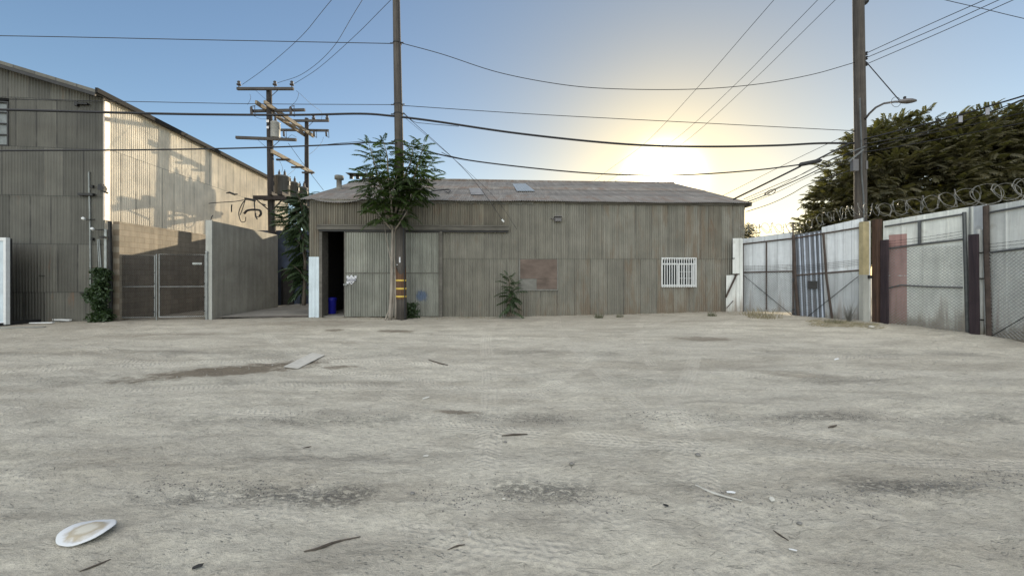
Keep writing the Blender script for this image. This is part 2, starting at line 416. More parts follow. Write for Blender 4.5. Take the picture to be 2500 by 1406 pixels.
# dusty ground
def ground_mat():
    m, N, b = mat('dusty_ground'); v = objco(N)
    s = nd(N, 'ShaderNodeSeparateXYZ', {0: v}); X = s.outputs['X']; Y = s.outputs['Y']
    big = noise(N, scaled(N, v, (.16, .30, 1)), 1., 6, .6, .5)
    mid = noise(N, scaled(N, v, (.8, 1.9, 1)), 1., 8, .68, .6)
    fin = noise(N, scaled(N, v, (14, 22, 1)), 1., 8, .72)
    grit = noise(N, v, 140, 3, .7)
    c = mixc(N, ramp(N, big, .35, .65), (.47, .455, .405), (.56, .54, .475))
    c = mixc(N, ramp(N, mid, .46, .60, 0., .55), c, (.34, .32, .28))
    lane = noise(N, scaled(N, v, (.22, 1.1, 1), (11, 3, 0)), 1., 6, .62, .4)
    c = mixc(N, ramp(N, lane, .49, .62, 0., .45), c, (.32, .295, .25))
    c = mixc(N, ramp(N, mid, .40, .24, 0., .5), c, (.64, .62, .55))
    k = mth(N, 'MULTIPLY', ramp(N, fin, .28, .74, .72, 1.18), ramp(N, grit, .3, .7, .80, 1.14))
    c = nd(N, 'ShaderNodeVectorMath', {0: c, 'Scale': k}, operation='SCALE').outputs[0]
    # churned gravel rows (old wheel ruts running across the yard)
    wob = mth(N, 'MULTIPLY', mth(N, 'SUBTRACT', noise(N, scaled(N, v, (.35, .1, 1)), 1., 3, .5), .5), .7)
    yy = mth(N, 'ADD', Y, wob)
    rutsum = None
    for y0, wd, st in ((2.72, .17, .9), (4.15, .22, .55), (3.3, .1, .25), (5.6, .3, .3), (7.6, .5, .35)):
        d = mth(N, 'ABSOLUTE', mth(N, 'SUBTRACT', yy, y0)); f = ramp(N, d, 0, wd, st, 0.)
        rutsum = f if rutsum is None else mth(N, 'MAXIMUM', rutsum, f)
    ch = noise(N, scaled(N, v, (17, 27, 1)), 1., 4, .7)
    patch = ramp(N, noise(N, scaled(N, v, (.7, .5, 1), (3.3, 0, 0)), 1., 4, .6), .44, .60)
    rut = mth(N, 'MULTIPLY', mth(N, 'MULTIPLY', rutsum, patch), ramp(N, ch, .46, .56))
    c = mixc(N, rut, c, (.17, .165, .155))
    # tyre tread prints: oblique herringbone inside wheel tracks
    TR = []; tr = None; tm = None
    for ang, off, wd in ((.95, 1.2, .13), (.95, 2.9, .13), (-.12, 2.15, .12), (-.10, 3.75, .13), (1.25, -.3, .12), (-.35, 4.6, .14), (1.5708, .45, .15), (1.53, -1.15, .15), (.06, 5.3, .16), (.16, 7.4, .2), (-.06, 6.4, .16), (2.3, -1.9, .13), (2.3, -3.4, .13), (-.22, 8.8, .2)):
        ca, sa = math.cos(ang), math.sin(ang)
        al = mth(N, 'ADD', mth(N, 'MULTIPLY', X, ca), mth(N, 'MULTIPLY', Y, sa))
        ac_ = mth(N, 'ADD', mth(N, 'ADD', mth(N, 'SUBTRACT', mth(N, 'MULTIPLY', Y, ca), mth(N, 'MULTIPLY', X, sa)), -off), mth(N, 'MULTIPLY', mth(N, 'SINE', mth(N, 'MULTIPLY', al, .45)), .22))
        da = mth(N, 'ABSOLUTE', ac_)
        rib = mth(N, 'SINE', mth(N, 'ADD', mth(N, 'MULTIPLY', al, 95.), mth(N, 'MULTIPLY', da, 60.)))
        lng = mth(N, 'COSINE', mth(N, 'MULTIPLY', da, 2*math.pi*3/wd/1.2))
        msk = mth(N, 'MULTIPLY', ramp(N, da, wd*.8, wd, 1., 0.), ramp(N, noise(N, scaled(N, v, (.8, .8, 1), (off, 0, 0)), 1., 4, .6), .42, .58))
        f = mth(N, 'MULTIPLY', msk, mth(N, 'ADD', mth(N, 'MULTIPLY', rib, .6), mth(N, 'MULTIPLY', lng, .5)))
        tr = f if tr is None else mth(N, 'ADD', tr, f); tm = msk if tm is None else mth(N, 'MAXIMUM', tm, msk)
    TR.append(tr)
    c = mixc(N, mth(N, 'MULTIPLY', tm, .28), c, (.63, .61, .55))
    c = nd(N, 'ShaderNodeVectorMath', {0: c, 'Scale': mth(N, 'ADD', 1., mth(N, 'MULTIPLY', tr, .03))}, operation='SCALE').outputs[0]
    # damp brown stain
    def spot(x0, y0, rx, ry, ang=0.):
        px = mth(N, 'SUBTRACT', X, x0); py = mth(N, 'SUBTRACT', Y, y0)
        ca, sa = math.cos(ang), math.sin(ang)
        a = mth(N, 'DIVIDE', mth(N, 'ADD', mth(N, 'MULTIPLY', px, ca), mth(N, 'MULTIPLY', py, sa)), rx)
        d = mth(N, 'DIVIDE', mth(N, 'SUBTRACT', mth(N, 'MULTIPLY', py, ca), mth(N, 'MULTIPLY', px, sa)), ry)
        q = mth(N, 'SQRT', mth(N, 'ADD', mth(N, 'MULTIPLY', a, a), mth(N, 'MULTIPLY', d, d)))
        q = mth(N, 'ADD', q, mth(N, 'MULTIPLY', mth(N, 'SUBTRACT', noise(N, scaled(N, v, (2.6, 4.2, 1)), 1., 7, .7), .5), 2.2))
        return ramp(N, q, .55, 1.05, 1., 0.)
    tot = None
    for p in ((-4.75, 6.3, 1.7, .42, .42, .85), (-3.95, 6.95, .7, .16, .35, .5), (-3.35, 10.6, .6, .28, 0, .75), (-5.2, 10.8, .35, .22, 0, .7),
              (-3.0, 6.5, .33, .14, 0, .7), (-.62, 4.35, .36, .07, .05, .7), (4.85, 9.3, .8, .3, 0, .55), (-9.0, 10.0, 1.6, .25, .1, .4),
              (4.6, 6.0, 1.1, .2, -.2, .35), (7.0, 4.2, 1.2, .35, .2, .25), (-6.6, 12.3, 2.6, .8, 0, .35)):
        f = mth(N, 'MULTIPLY', spot(*p[:5]), p[5]); tot = f if tot is None else mth(N, 'MAXIMUM', tot, f)
    c = nd(N, 'ShaderNodeVectorMath', {0: c, 1: (1.19, 1.155, 1.09)}, operation='MULTIPLY').outputs[0]
    c = mixc(N, tot, c, (.15, .12, .085))
    # darker undisturbed dirt against the buildings
    edge = ramp(N, mth(N, 'ADD', Y, mth(N, 'MULTIPLY', noise(N, v, .7, 5, .6), 2.2)), 12.2, 14.6, 0., .42)
    c = mixc(N, edge, c, (.27, .245, .205))
    lf = ramp(N, mth(N, 'SUBTRACT', mth(N, 'MULTIPLY', X, -1.), mth(N, 'MULTIPLY', noise(N, v, .5, 5, .6), 4.)), 3., 12., 0., .35)
    c = mixc(N, mth(N, 'MULTIPLY', lf, ramp(N, Y, 4, 10)), c, (.27, .23, .175))
    # thin crusty cracks and scratches, stretched across the driving direction
    crk = None
    for sx, sy, wd, lc in ((2.2, 7.5, .012, 0.), (6.0, 15., .018, 9.)):
        nn = noise(N, scaled(N, v, (sx, sy, 1), (lc, lc, 0)), 1., 3, .5, .25)
        l_ = ramp(N, mth(N, 'ABSOLUTE', mth(N, 'SUBTRACT', nn, .5)), 0., wd, 1., 0.)
        mk = ramp(N, noise(N, scaled(N, v, (sx*.9, sy*.7, 1), (lc+3, 0, 0)), 1., 3, .6), .54, .64)
        l_ = mth(N, 'MULTIPLY', l_, mk); crk = l_ if crk is None else mth(N, 'MAXIMUM', crk, l_)
    c = mixc(N, mth(N, 'MULTIPLY', crk, .30), c, (.24, .23, .20))
    # small clods and crumbs
    vo = nd(N, 'ShaderNodeTexVoronoi', {'Vector': scaled(N, v, (26, 34, 1)), 'Scale': 1., 'Randomness': 1.})
    clod = mth(N, 'MULTIPLY', ramp(N, vo.outputs['Distance'], .12, .34, 1., 0.), ramp(N, noise(N, scaled(N, v, (1.3, 2.6, 1), (8, 1, 0)), 1., 4, .65), .50, .62))
    clod = mth(N, 'MULTIPLY', clod, mth(N, 'GREATER_THAN', nd(N, 'ShaderNodeSeparateColor', {0: vo.outputs['Color']}).outputs[0], .45))
    c = mixc(N, mth(N, 'MULTIPLY', clod, .35), c, mixc(N, nd(N, 'ShaderNodeSeparateColor', {0: vo.outputs['Color']}).outputs[1], (.30, .285, .25), (.66, .64, .58)))
    N.links.new(c, b.inputs['Base Color']); b.inputs['Roughness'].default_value = .95
    b.inputs['Specular IOR Level'].default_value = .2
    # tyre tread prints: oblique herringbone inside wheel tracks
    h = mth(N, 'ADD', mth(N, 'MULTIPLY', fin, .9), mth(N, 'MULTIPLY', ch, mth(N, 'ADD', .5, mth(N, 'MULTIPLY', rut, 2.))))
    bump(N, b, mth(N, 'ADD', mth(N, 'SUBTRACT', mth(N, 'ADD', h, mth(N, 'MULTIPLY', TR[0], .22)), mth(N, 'MULTIPLY', crk, .35)), mth(N, 'MULTIPLY', clod, .5)), .85, .045)
    return m
M_ground = ground_mat()

# ================================================================== ground
def ground_z(x, y):
    x = np.asarray(x, float); y = np.asarray(y, float)
    rise = .17*np.clip((x-0)/9, 0, 1)**1.2*np.clip((y-9)/5, 0, 1)
    z = rise+.035*(vnoise(x*.35+50, y*.35+50, 1)-.5)
    return z
def ground_h(x, y):
    z = ground_z(x, y)
    k = .55+.9*vnoise(x*.6+9, y*.9+5, 12)
    z = z+.040*(vnoise(x*1.1, y*2.6, 2)-.5)+k*(.022*(vnoise(x*3.2, y*8, 3)-.5)+.013*(vnoise(x*9, y*15, 4)-.5)+.009*(vnoise(x*24, y*32, 6)-.5))
    band = np.exp(-((y-2.72+.35*(vnoise(x*.5, y*0+3, 9)-.5))/.14)**2)+.6*np.exp(-((y-4.15)/.2)**2)
    z = z+band*.020*(vnoise(x*16, y*18, 5)-.5)
    return z
xs = np.concatenate([np.linspace(-400, -30, 14), np.linspace(-28, -16, 14), np.linspace(-15.5, 15.5, 780), np.linspace(16, 28, 14), np.linspace(30, 400, 14)])
ys = [1.45]
while ys[-1] < 15.2: ys.append(ys[-1]+max(.016, ys[-1]*.0085))
ys = np.concatenate([np.linspace(-120, -6, 8), np.linspace(-5, 1.3, 24), np.array(ys), np.linspace(15.6, 30, 20), np.linspace(34, 900, 24)])
GX, GY = np.meshgrid(xs, ys)
GZ = ground_h(GX, GY)
nx, ny = len(xs), len(ys)
V = np.stack([GX.ravel(), GY.ravel(), GZ.ravel()], 1)
ii = (np.arange(ny-1)[:, None]*nx+np.arange(nx-1)[None, :]).ravel()
Fq = np.stack([ii, ii+1, ii+1+nx, ii+nx], 1)
g = build_np('ground', V, Fq, M_ground, smooth=True); g['kind'] = 'structure'
def gz(x, y): return float(ground_z(x, y))

# ================================================================== corrugated sheet helper
def corr(mb, x0, x1, zb, zt, pitch=.088, amp=.018, y=0., seg=5, rag=0., axis='x'):
    "vertical corrugated sheet in the local xz plane at local y; zb, zt numbers or functions of x"
    n = max(2, int((x1-x0)/pitch*seg)); o = len(mb.v)
    jit = 0.
    for i in range(n+1):
        x = x0+(x1-x0)*i/n; yy = y+amp*math.sin(2*math.pi*x/pitch)
        if rag and int(x/.66) != jit: jit = int(x/.66)
        r_ = rag*math.sin(jit*7.3)
        a = zb(x) if callable(zb) else zb; t = zt(x) if callable(zt) else zt
        mb.v.append((x, yy, a+r_)); mb.v.append((x, yy, t))
    for i in range(n):
        a = o+2*i; mb.f.append((a, a+2, a+3, a+1))
    return mb

# ================================================================== long shed
SH = Frame((-7.67, 14.0), (9.29, 14.8))
shed = thing('metal_shed', 'long low weathered corrugated metal shed with rusty roof across the back of the yard', 'shed', SH.loc, SH.rz)
L = SH.L; ZE = 4.47; D = 12.4
xo0 = SH.x(783); xo1 = SH.x(843); xd1 = SH.x(1075); xh0 = SH.x(775, -.1); xh1 = SH.x(1242, -.1)
zj = SH.p(1300, 632)[1]; zh = 3.27
mb = MB()
gx = lambda x: -.15
corr(mb, xd1-.02, L, -.2, zj+.02, y=.0, rag=.0)           # lower row
wx0, wz1 = SH.p(1614, 631); wx1, wz0 = SH.p(1698, 700)
# cut the barred window: rebuild lower row as pieces round the hole
mb = MB()
corr(mb, xd1-.02, wx0, -.2, zj+.02, y=.0)
corr(mb, wx0, wx1, -.2, wz0, y=.0)
corr(mb, wx1, L, -.2, zj+.02, y=.0)
mb.build('lower_cladding', M_wall, shed)
mb = MB()
corr(mb, xd1-.02, xh1, zj-.04, 3.42, y=-.014)
corr(mb, xh1, L, zj-.04, ZE+.02, y=-.014)
mb.build('upper_cladding', M_wall, shed)
mb = MB()
corr(mb, 0, xh1, zh+.04, ZE+.02, y=-.016)
corr(mb, 0, xo0-.05, -.2, zh+.04, y=-.012)
mb.build('door_surround_cladding', M_walltop, shed)
# white corner sheet
px0, zt_ = SH.p(754, 627, -.04); px1, _ = SH.p(779, 627, -.04)
mb = MB(); corr(mb, px0, px1, .0, zt_, pitch=.12, amp=.008, y=-.045, seg=8)
mb.build('corner_patch_sheet', M_patch, shed)
# jambs
mb = MB(); mb.b(px1+.003, px1+.11, -.05, .08, -.1, zh); mb.b(px1+.003, px1+.10, .08, .5, -.1, zh)
mb.build('door_jamb', M_header, shed)
mb = MB(); mb.b(xh0, xh1, -.17, -.03, zh+.05, zh+.24); mb.b(xh0+.02, xh1-.02, -.20, -.175, zh+.19, zh+.235)
mb.build('door_header', M_header, shed)
mb = MB(); mb.b(xh0+.05, xh1-.03, -.13, -.05, zh-.02, zh+.045); mb.build('door_track', M_dark, shed)
# door leaves
zs_mid = SH.p(1000, 667, -.1)[1]
def door_leaf(x0, x1):
    mb = MB(); corr(mb, x0+.04, x1-.04, .04, zs_mid-.02, y=-.105); corr(mb, x0+.04, x1-.04, zs_mid+.02, zh-.06, y=-.105)
    d_ = mb.build('door', M_door, shed)
    f = MB(); f.b(x0, x0+.05, -.12, -.07, .02, zh-.03); f.b(x1-.05, x1, -.12, -.07, .02, zh-.03)
    f.b(x0+.05, x1-.05, -.093, -.065, zs_mid-.03, zs_mid+.03); f.b(x0+.05, x1-.05, -.092, -.07, zh-.08, zh-.03)
    f.build('door_frame', M_header, d_); return d_
xm = SH.x(972, -.1)
tag(door_leaf(xo1, xm-.01), 'left sliding leaf with hazard placard')
tag(door_leaf(xm+.01, xd1), 'right sliding leaf with faint blue spray paint')
mb = MB(); mb.b(xd1+.003, xd1+.09, -.15, -.02, 0, zh); mb.build('door_post', M_header, shed)
# spray paint patch
spm, N, b = mat('spray_paint'); v = objco(N)
mb = MB()
bx0, bz0 = SH.p(1012, 738, -.12); bx1, bz1 = SH.p(1046, 707, -.12)
N.links.new(noise(N, v, 9, 6, .7), nd(N, 'ShaderNodeMath', operation='ADD').inputs[0])
tcg = nd(N, 'ShaderNodeTexCoord').outputs['Generated']
dd = nd(N, 'ShaderNodeVectorMath', {0: nd(N, 'ShaderNodeVectorMath', {0: tcg, 1: (.5, .5, .5)}, operation='SUBTRACT').outputs[0], 1: (1, 0, 1)}, operation='MULTIPLY').outputs[0]
ln = nd(N, 'ShaderNodeVectorMath', {0: dd}, operation='LENGTH').outputs['Value']
al = ramp(N, mth(N, 'ADD', ln, mth(N, 'MULTIPLY', mth(N, 'SUBTRACT', noise(N, v, 14, 8, .8), .5), .9)), .28, .5, .5, 0.)
b.inputs['Base Color'].default_value = (.12, .19, .33, 1); b.inputs['Roughness'].default_value = .6
N.links.new(al, b.inputs['Alpha'])
corr(mb, bx0, bx1, bz0, bz1, y=-.109); mb.build('spray_paint_mark', spm, shed)
# latch
lt = SH.v(843, 695, -.16); mb = MB(); mb.box(lt, (.12, .05, .06)); mb.lathe([(.025, -.02), (.03, 0), (.012, .02)], lt+Vector((-.03, -.03, 0)), 8); mb.build('door_latch', M_galv, shed)
# other walls, floor
mb = MB()
for sx in (0, L):
    mb.poly([(sx, .02, -.2), (sx, D, -.2), (sx, D, ZE-.06), (sx, D/2, ZE+2.05), (sx, .02, ZE-.06)], (.03 if sx == 0 else -.03, 0, 0))
mb.b(0.04, L-.04, D, D+.03, -.2, ZE-.06)
mb.build('side_and_back_walls', M_wall, shed)
mb = MB(); mb.b(0.05, L-.05, .05, D-.05, .01, .05); mb.build('shed_floor', M_paving, shed)
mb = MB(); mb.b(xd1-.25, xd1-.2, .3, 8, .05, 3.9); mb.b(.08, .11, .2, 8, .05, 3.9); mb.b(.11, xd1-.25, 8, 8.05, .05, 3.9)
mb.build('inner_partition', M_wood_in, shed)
# roof
zr = 6.75-ZE; ov = .22; ry = 6.2
def eave_z(x):
    px = 755+x/L*1062
    t = 0.
    if 770 < px < 880:
        q = (px-825)/55; t = -.13*max(0, 1-q*q)**.7
    return t+.006*math.sin(x*1.7)+.004*math.sin(x*4.1)
def roof_mesh(side):
    V = []; n = int((L+.5)/.088*4); rows = [(-ov, 0), (.35, .0), (1.2, 0), (2.6, 0), (3.0, 0), (3.02, 1), (4.5, 1), (ry, 1)]
    xs_ = np.linspace(-.24, L+.2, n+1)
    for k, (yy, lift) in enumerate(rows):
        zz = ZE+.05+yy*zr/ry
        for x in xs_:
            e = eave_z(x)*max(0, 1-(yy+ov)/1.6)
            z = zz+.013*math.sin(2*math.pi*x/.088)+e+.02*lift+.008*math.sin(x*.9+yy*2)
            V.append((x, yy if side == 0 else 2*ry-yy, z))
    V = np.array(V); m_ = n+1
    idx = (np.arange(len(rows)-1)[:, None]*m_+np.arange(n)[None, :]).ravel()
    F = np.stack([idx, idx+1, idx+1+m_, idx+m_], 1)
    if side: F = F[:, ::-1]
    return V, F
roof = build_np('roof', *roof_mesh(0), M_roof, shed)
build_np('rear_roof', *roof_mesh(1), M_roof, shed)
mb = MB(); mb.tube([(-.2, ry, 6.83), (L*.3, ry, 6.85), (L*.6, ry, 6.82), (L+.2, ry, 6.82)], .07, 6); mb.build('ridge_cap', M_roof, roof)
# underside closing strip (dark gap) and fascia
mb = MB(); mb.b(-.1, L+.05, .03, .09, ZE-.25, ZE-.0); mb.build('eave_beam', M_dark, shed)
mb = MB(); mb.b(SH.x(1380), L+.16, -.075, -.035, ZE-.10, ZE+.015); mb.b(L+.10, L+.18, -.2, .5, ZE-.14, ZE+.02); mb.build('fascia', M_header, shed)
# torn lower edge of the eave closure
mb = MB(); pts = []; x = .05
tw_ = [(x, ZE-.05)]
while x < xh1+1.:
    pts.append((x, ZE-.10-.05*random.random())); pts.append((x+.045, ZE-.08-.02*random.random())); x += .085
for i in range(len(pts)-1):
    (xa_, za_), (xb_, zb_) = pts[i], pts[i+1]; mb.add([(xa_, -.045, za_), (xb_, -.045, zb_), (xb_, -.04, ZE-.03), (xa_, -.04, ZE-.03)], [(0, 1, 2, 3)])
mb.build('torn_closure_strip', M_tarp, shed)
# skylight sheet
def roofp(px, py):
    "point on front roof slope"
    # local plane z = ZE+.05 + y*zr/ry ; iterate
    for _ in range(1):
        lo, hi = -.3, ry
        for _ in range(40):
            m_ = (lo+hi)/2; t = SH.x(px, m_); Y = SH.Y(t, m_); pyy = HY-(ZE+.05+m_*zr/ry-EYE)*FPX/Y
            if pyy > py: lo = m_
            else: hi = m_
    return Vector((t, m_, ZE+.05+m_*zr/ry))
a, b2, c2, d2 = roofp(1251, 451), roofp(1283, 451), roofp(1306, 469), roofp(1262, 469)
up = Vector((0, -.012, .035))
mb = MB(); mb.poly([d2+up, c2+up, b2+up, a+up], (0, -.003, .012))
for k in range(1, 6):
    p = d2.lerp(c2, k/6)+up*1.4; q = a.lerp(b2, k/6)+up*1.4; mb.bar(p, q, .015, .015)
mb.build('skylight_panel', M_sky, roof)
mb = MB(); a, b2 = roofp(1150, 478), roofp(1182, 478); c2, d2 = roofp(1175, 462), roofp(1145, 462)
mb.poly([a+up, b2+up, c2+up, d2+up], (0, -.003, .01)); mb.build('pale_roof_patch', M_sky2, roof)
# vent pipe
vp = roofp(828, 462); mb = MB()
mb.lathe([(.16, -.1), (.15, .02), (.11, .04), (.11, .42), (.19, .43), (.19, .58), (.17, .60)], vp, 14); mb.build('vent_pipe', M_tarp, roof, True)
# lifted sheet at ridge
rp = Vector((SH.x(850, 5.9), 5.9, 6.87)); rq = Vector((SH.x(912, 5.9), 5.9, 6.87))
mb = MB(); mb.bar(rp+Vector((0, 0, .13)), rq+Vector((0, 0, .1)), .7, .02)
for k in (.1, .35, .6, .85): p = rp.lerp(rq, k); mb.box(p+Vector((0, .1, .02)), (.18, .06, .2))
mb.build('lifted_ridge_sheet', M_dark, roof)
# fallen cable on roof
mb = MB(); pts = [roofp(*q)+Vector((0, 0, .07)) for q in ((1046, 474), (1062, 470), (1085, 468), (1096, 467), (1100, 470), (1094, 475), (1086, 471))]
mb.tube(pts, .018, 5); mb.tube([p+Vector((0, -.15, -.02)) for p in pts[:4]], .014, 5)
tag(mb.build('roof_cable', M_black), 'tangled black cable lying on the rusty shed roof right of the small tree', 'cable')
bpy.data.objects['roof_cable'].location = SH.loc; bpy.data.objects['roof_cable'].rotation_euler = (0, 0, SH.rz)
# boarded window
mb = MB(); x0, z1 = SH.p(1270, 633, -.03); x1, z0 = SH.p(1360, 706, -.03); zm = SH.p(1300, 680)[1]
mb.b(x0, x1, -.035, -.015, zm, z1)
bw = mb.build('boarded_window', M_ply, shed)
mb = MB(); xm_ = SH.x(1310); mb.b(xm_, x1, -.032, -.015, z0, zm-.01); mb.build('lower_board', M_ply, bw)
mb = MB(); mb.b(x0, xm_-.003, -.037, -.015, z0, zm-.012); mb.build('grey_panel', M_tarp, bw)
mb = MB(); mb.b(x0-.06, x0, -.05, -.012, z0, z1+.03); mb.b(x1, x1+.04, -.045, -.012, z0, z1+.03); mb.b(x0-.06, x1+.04, -.06, -.012, z0-.06, z0); mb.build('window_frame', M_tarp, bw)
# barred window
mb = MB(); cx = (wx0+wx1)/2
mb.b(wx0, wx1, -.02, .06, wz1-.04, wz1); mb.b(wx0, wx1, -.02, .06, wz0, wz0+.05); mb.b(wx0, wx0+.04, -.02, .06, wz0+.05, wz1-.04); mb.b(wx1-.04, wx1, -.02, .06, wz0+.05, wz1-.04)
bwin = mb.build('window', M_white, shed)
gxm = wx0+(wx1-wx0)*.48
fz = wz1-(wz1-wz0)*.19
mb = MB(); mb.b(wx0+.04, wx1-.09, .0, .03, fz-.04, fz); mb.b(gxm, gxm+.07, -.008, .035, wz0+.05, fz-.04); mb.b(wx1-.13, wx1-.09, .0, .03, wz0+.05, fz-.04)
mb.b(gxm+.07, wx1-.13, .008, .02, wz0+.05+.28, wz0+.05+.295); mb.b(gxm+.07, wx1-.13, .008, .02, wz0+.05+.54, wz0+.05+.555)
for k in (1, 2): x_ = gxm+.07+(wx1-.13-gxm-.07)*k/3; mb.b(x_-.008, x_+.008, .009, .019, wz0+.05, fz-.04)
mb.build('sash', M_white, bwin)
mb = MB(); mb.b(wx0+.03, wx1-.03, .045, .05, wz0+.03, wz1-.03); mb.build('window_pane', M_glass, bwin)
mb = MB(); mb.b(wx0-.2, wx1+.2, .3, .32, wz0-.2, wz1+.2); mb.build('curtain', M_blind, bwin)
mb = MB(); nb = 14
for k in range(nb+1): x_ = wx0+.015+(wx1-wx0-.03)*k/nb; mb.b(x_-.012, x_+.012, -.085, -.065, wz0-.02, wz1+.02)
for z_ in (wz0+.0, wz0+.06): mb.b(wx0, wx1, -.064, -.05, z_, z_+.025)
mb.b(wx0, wx1, -.064, -.05, fz-.01, fz+.02); mb.b(wx0-.01, wx1+.01, -.064, -.045, wz1-.0, wz1+.03)
mb.build('security_bars', M_white, bwin)
# lone replacement sheets and battens on the cladding
for q0, q1, r0, r1, mm in ((1730, 1762, 500, 628, M_walltop),):
    x0_, z1_ = SH.p(q0, r0, -.03); x1_, z0_ = SH.p(q1, r1, -.03); mb = MB(); corr(mb, x0_, x1_, z0_, z1_, y=-.03); mb.build('patch_sheet', mm, shed)
# flood light on wall
fl = SH.v(1362, 536, -.12); mb = MB(); mb.box(fl, (.26, .12, .16)); mb.box(fl+Vector((0, -.075, -.01)), (.20, .03, .11)); mb.box(fl+Vector((0, -.05, .10)), (.30, .26, .02)); mb.tube([fl+Vector((-.12, 0, .02)), fl+Vector((-.24, .0, .04)), fl+Vector((-.25, .12, .04))], .02, 6)
tag(mb.build('wall_light', M_alu), 'small boxy floodlight under a hood on the shed wall', 'wall light')
bpy.data.objects['wall_light'].location = SH.loc; bpy.data.objects['wall_light'].rotation_euler = (0, 0, SH.rz)
# hazard placard
pl = thing('hazard_placard', 'white diamond hazard placard with grey band on the left sliding door', 'sign', SH.loc, SH.rz)
c = SH.v(858, 683, -.15); s = .185
mb = MB(); mb.poly([c+Vector((0, 0, -s)), c+Vector((s*.92, 0, 0)), c+Vector((0, 0, s)), c+Vector((-s*.92, 0, 0))], (0, .006, 0)); mb.build('placard_plate', M_signw, pl)
for sx, sz in ((-1, 1), (-1, -1), (1, 1)): MB().box(c+Vector((sx*.145, .009, sz*.105)), (.08, .004, .10)).build('placard_corner', M_signw, pl)
mb = MB(); mb.b(c.x-.17, c.x+.17, c.y-.004, c.y-.001, c.z-.04, c.z+.028); mb.build('placard_band', M_signg, pl)
mb = MB(); mb.b(c.x-.165, c.x+.165, c.y-.007, c.y-.005, c.z-.045, c.z-.03); mb.b(c.x-.11, c.x+.14, c.y-.007, c.y-.005, c.z+.014, c.z+.026)
mb.poly([c+Vector((-.055, -.004, -.085)), c+Vector((0, -.004, -.14)), c+Vector((.055, -.004, -.085))], (0, .002, 0))
for k in range(9):
    a_ = math.pi*(1.05+k/8*.9); mb.box(c+Vector((.028*math.cos(a_), -.004, .10+.028*math.sin(a_))), (.010, .003, .010))
mb.build('placard_symbol', M_signb, pl)
# blue bin in doorway
bp = SH.v(810, 767, .9); bx = thing('blue_bin', 'blue plastic bin standing in the dark open doorway of the shed', 'bin', (SH.P0.x+SH.d.x*bp.x+SH.n.x*.9, SH.P0.y+SH.d.y*bp.x+SH.n.y*.9, .05))
mb = MB(); mb.lathe([(.15, 0), (.165, .02), (.18, .55), (.19, .56), (.19, .60), (.165, .60), (.15, .05)], (0, 0, 0), 20); mb.build('bin_body', M_blue, bx, True)
mb = MB(); mb.lathe([(.195, .605), (.20, .62), (.16, .65), (.02, .66)], (0, 0, 0), 20); mb.build('bin_lid', M_blue, bx, True)

# ================================================================== corner infill at right end of shed
CF = Frame((8.55, 14.55), (9.05, 14.45))
ci = thing('corner_infill', 'white sheet infill with rusty diagonal brace between shed corner and fence', 'fence', CF.loc, CF.rz)
gzr = .13
mb = MB(); x0 = CF.x(1772); x1 = CF.x(1797); z1 = CF.p(1772, 672)[1]; mb.poly([(x0, 0, gzr-.1), (x1, 0, gzr-.1), (x1, 0, z1+.02), (x0+.12, 0, z1), (x0+.02, 0, z1)], (0, .02, 0)); mb.build('infill_sheet', M_fw, ci)
mb = MB(); a, b2 = CF.p(1788, 584), CF.p(1812, 583); mb.b(a[0]+.0, b2[0]-.03, -.035, -.015, CF.p(1797, 668)[1], CF.p(1797, 582)[1]); mb.b(b2[0]-.10, b2[0], -.06, -.01+.05, gzr-.1, b2[1]); mb.b(x1, b2[0]-.10, -.03, -.012, gzr-.1, CF.p(1797, 671)[1]); mb.build('white_post', M_fw, ci)
mb = MB(); mb.bar(CF.v(1799, 668, -.07), CF.v(1772, 726, -.07), .06, .05); mb.bar(CF.v(1774, 752, -.05), CF.v(1790, 734, -.05), .03, .02); mb.build('brace', M_railrust, ci)
MB().box(CF.v(1797, 671, -.04), (.12, .05, .03)).build('hinge', M_dark, ci); mb = MB(); mb.box(CF.v(1790, 631, -.04), (.1, .05, .03)); mb.bar(CF.v(1788, 583, -.045), CF.v(1788, 633, -.045), .02, .02); mb.build('hinge', M_dark, ci)

# ================================================================== yard fence along the right
def chain(mb, x0, x1, z0, z1, y, pitch=.085, r=.004, zt=None):
    "diamond mesh between x0..x1; zt/zb linear functions allowed"
    zt = zt or (lambda x: z1)
    H = z1-z0; n = int((x1-x0+H)/pitch)+2
    def seg(xa, za, xb, zb):
        p0 = Vector((xa, y, za)); p1 = Vector((xb, y, zb)); d = (p1-p0)
        if d.length < .03: return
        nn = Vector((-d.z, 0, d.x)).normalized()*r; f = Vector((0, r*1.6, 0))
        mb.add([p0+nn, p0-nn*.5-f, p0-nn*.5+f, p1+nn, p1-nn*.5-f, p1-nn*.5+f], [(0, 1, 4, 3), (1, 2, 5, 4), (2, 0, 3, 5)])
    for s_ in (1, -1):
        for i in range(-1, n):
            if s_ == 1: xa, za = x0-H+i*pitch, z0; xb, zb = xa+H, z1
            else: xa, za = x0-H+i*pitch, z1; xb, zb = xa+H, z0
            # clip
            def zz(x): return za+(x-xa)/(xb-xa)*(zb-za)
            la, lb = max(xa, x0), min(xb, x1)
            if lb-la > .02: seg(la, zz(la), lb, zz(lb))
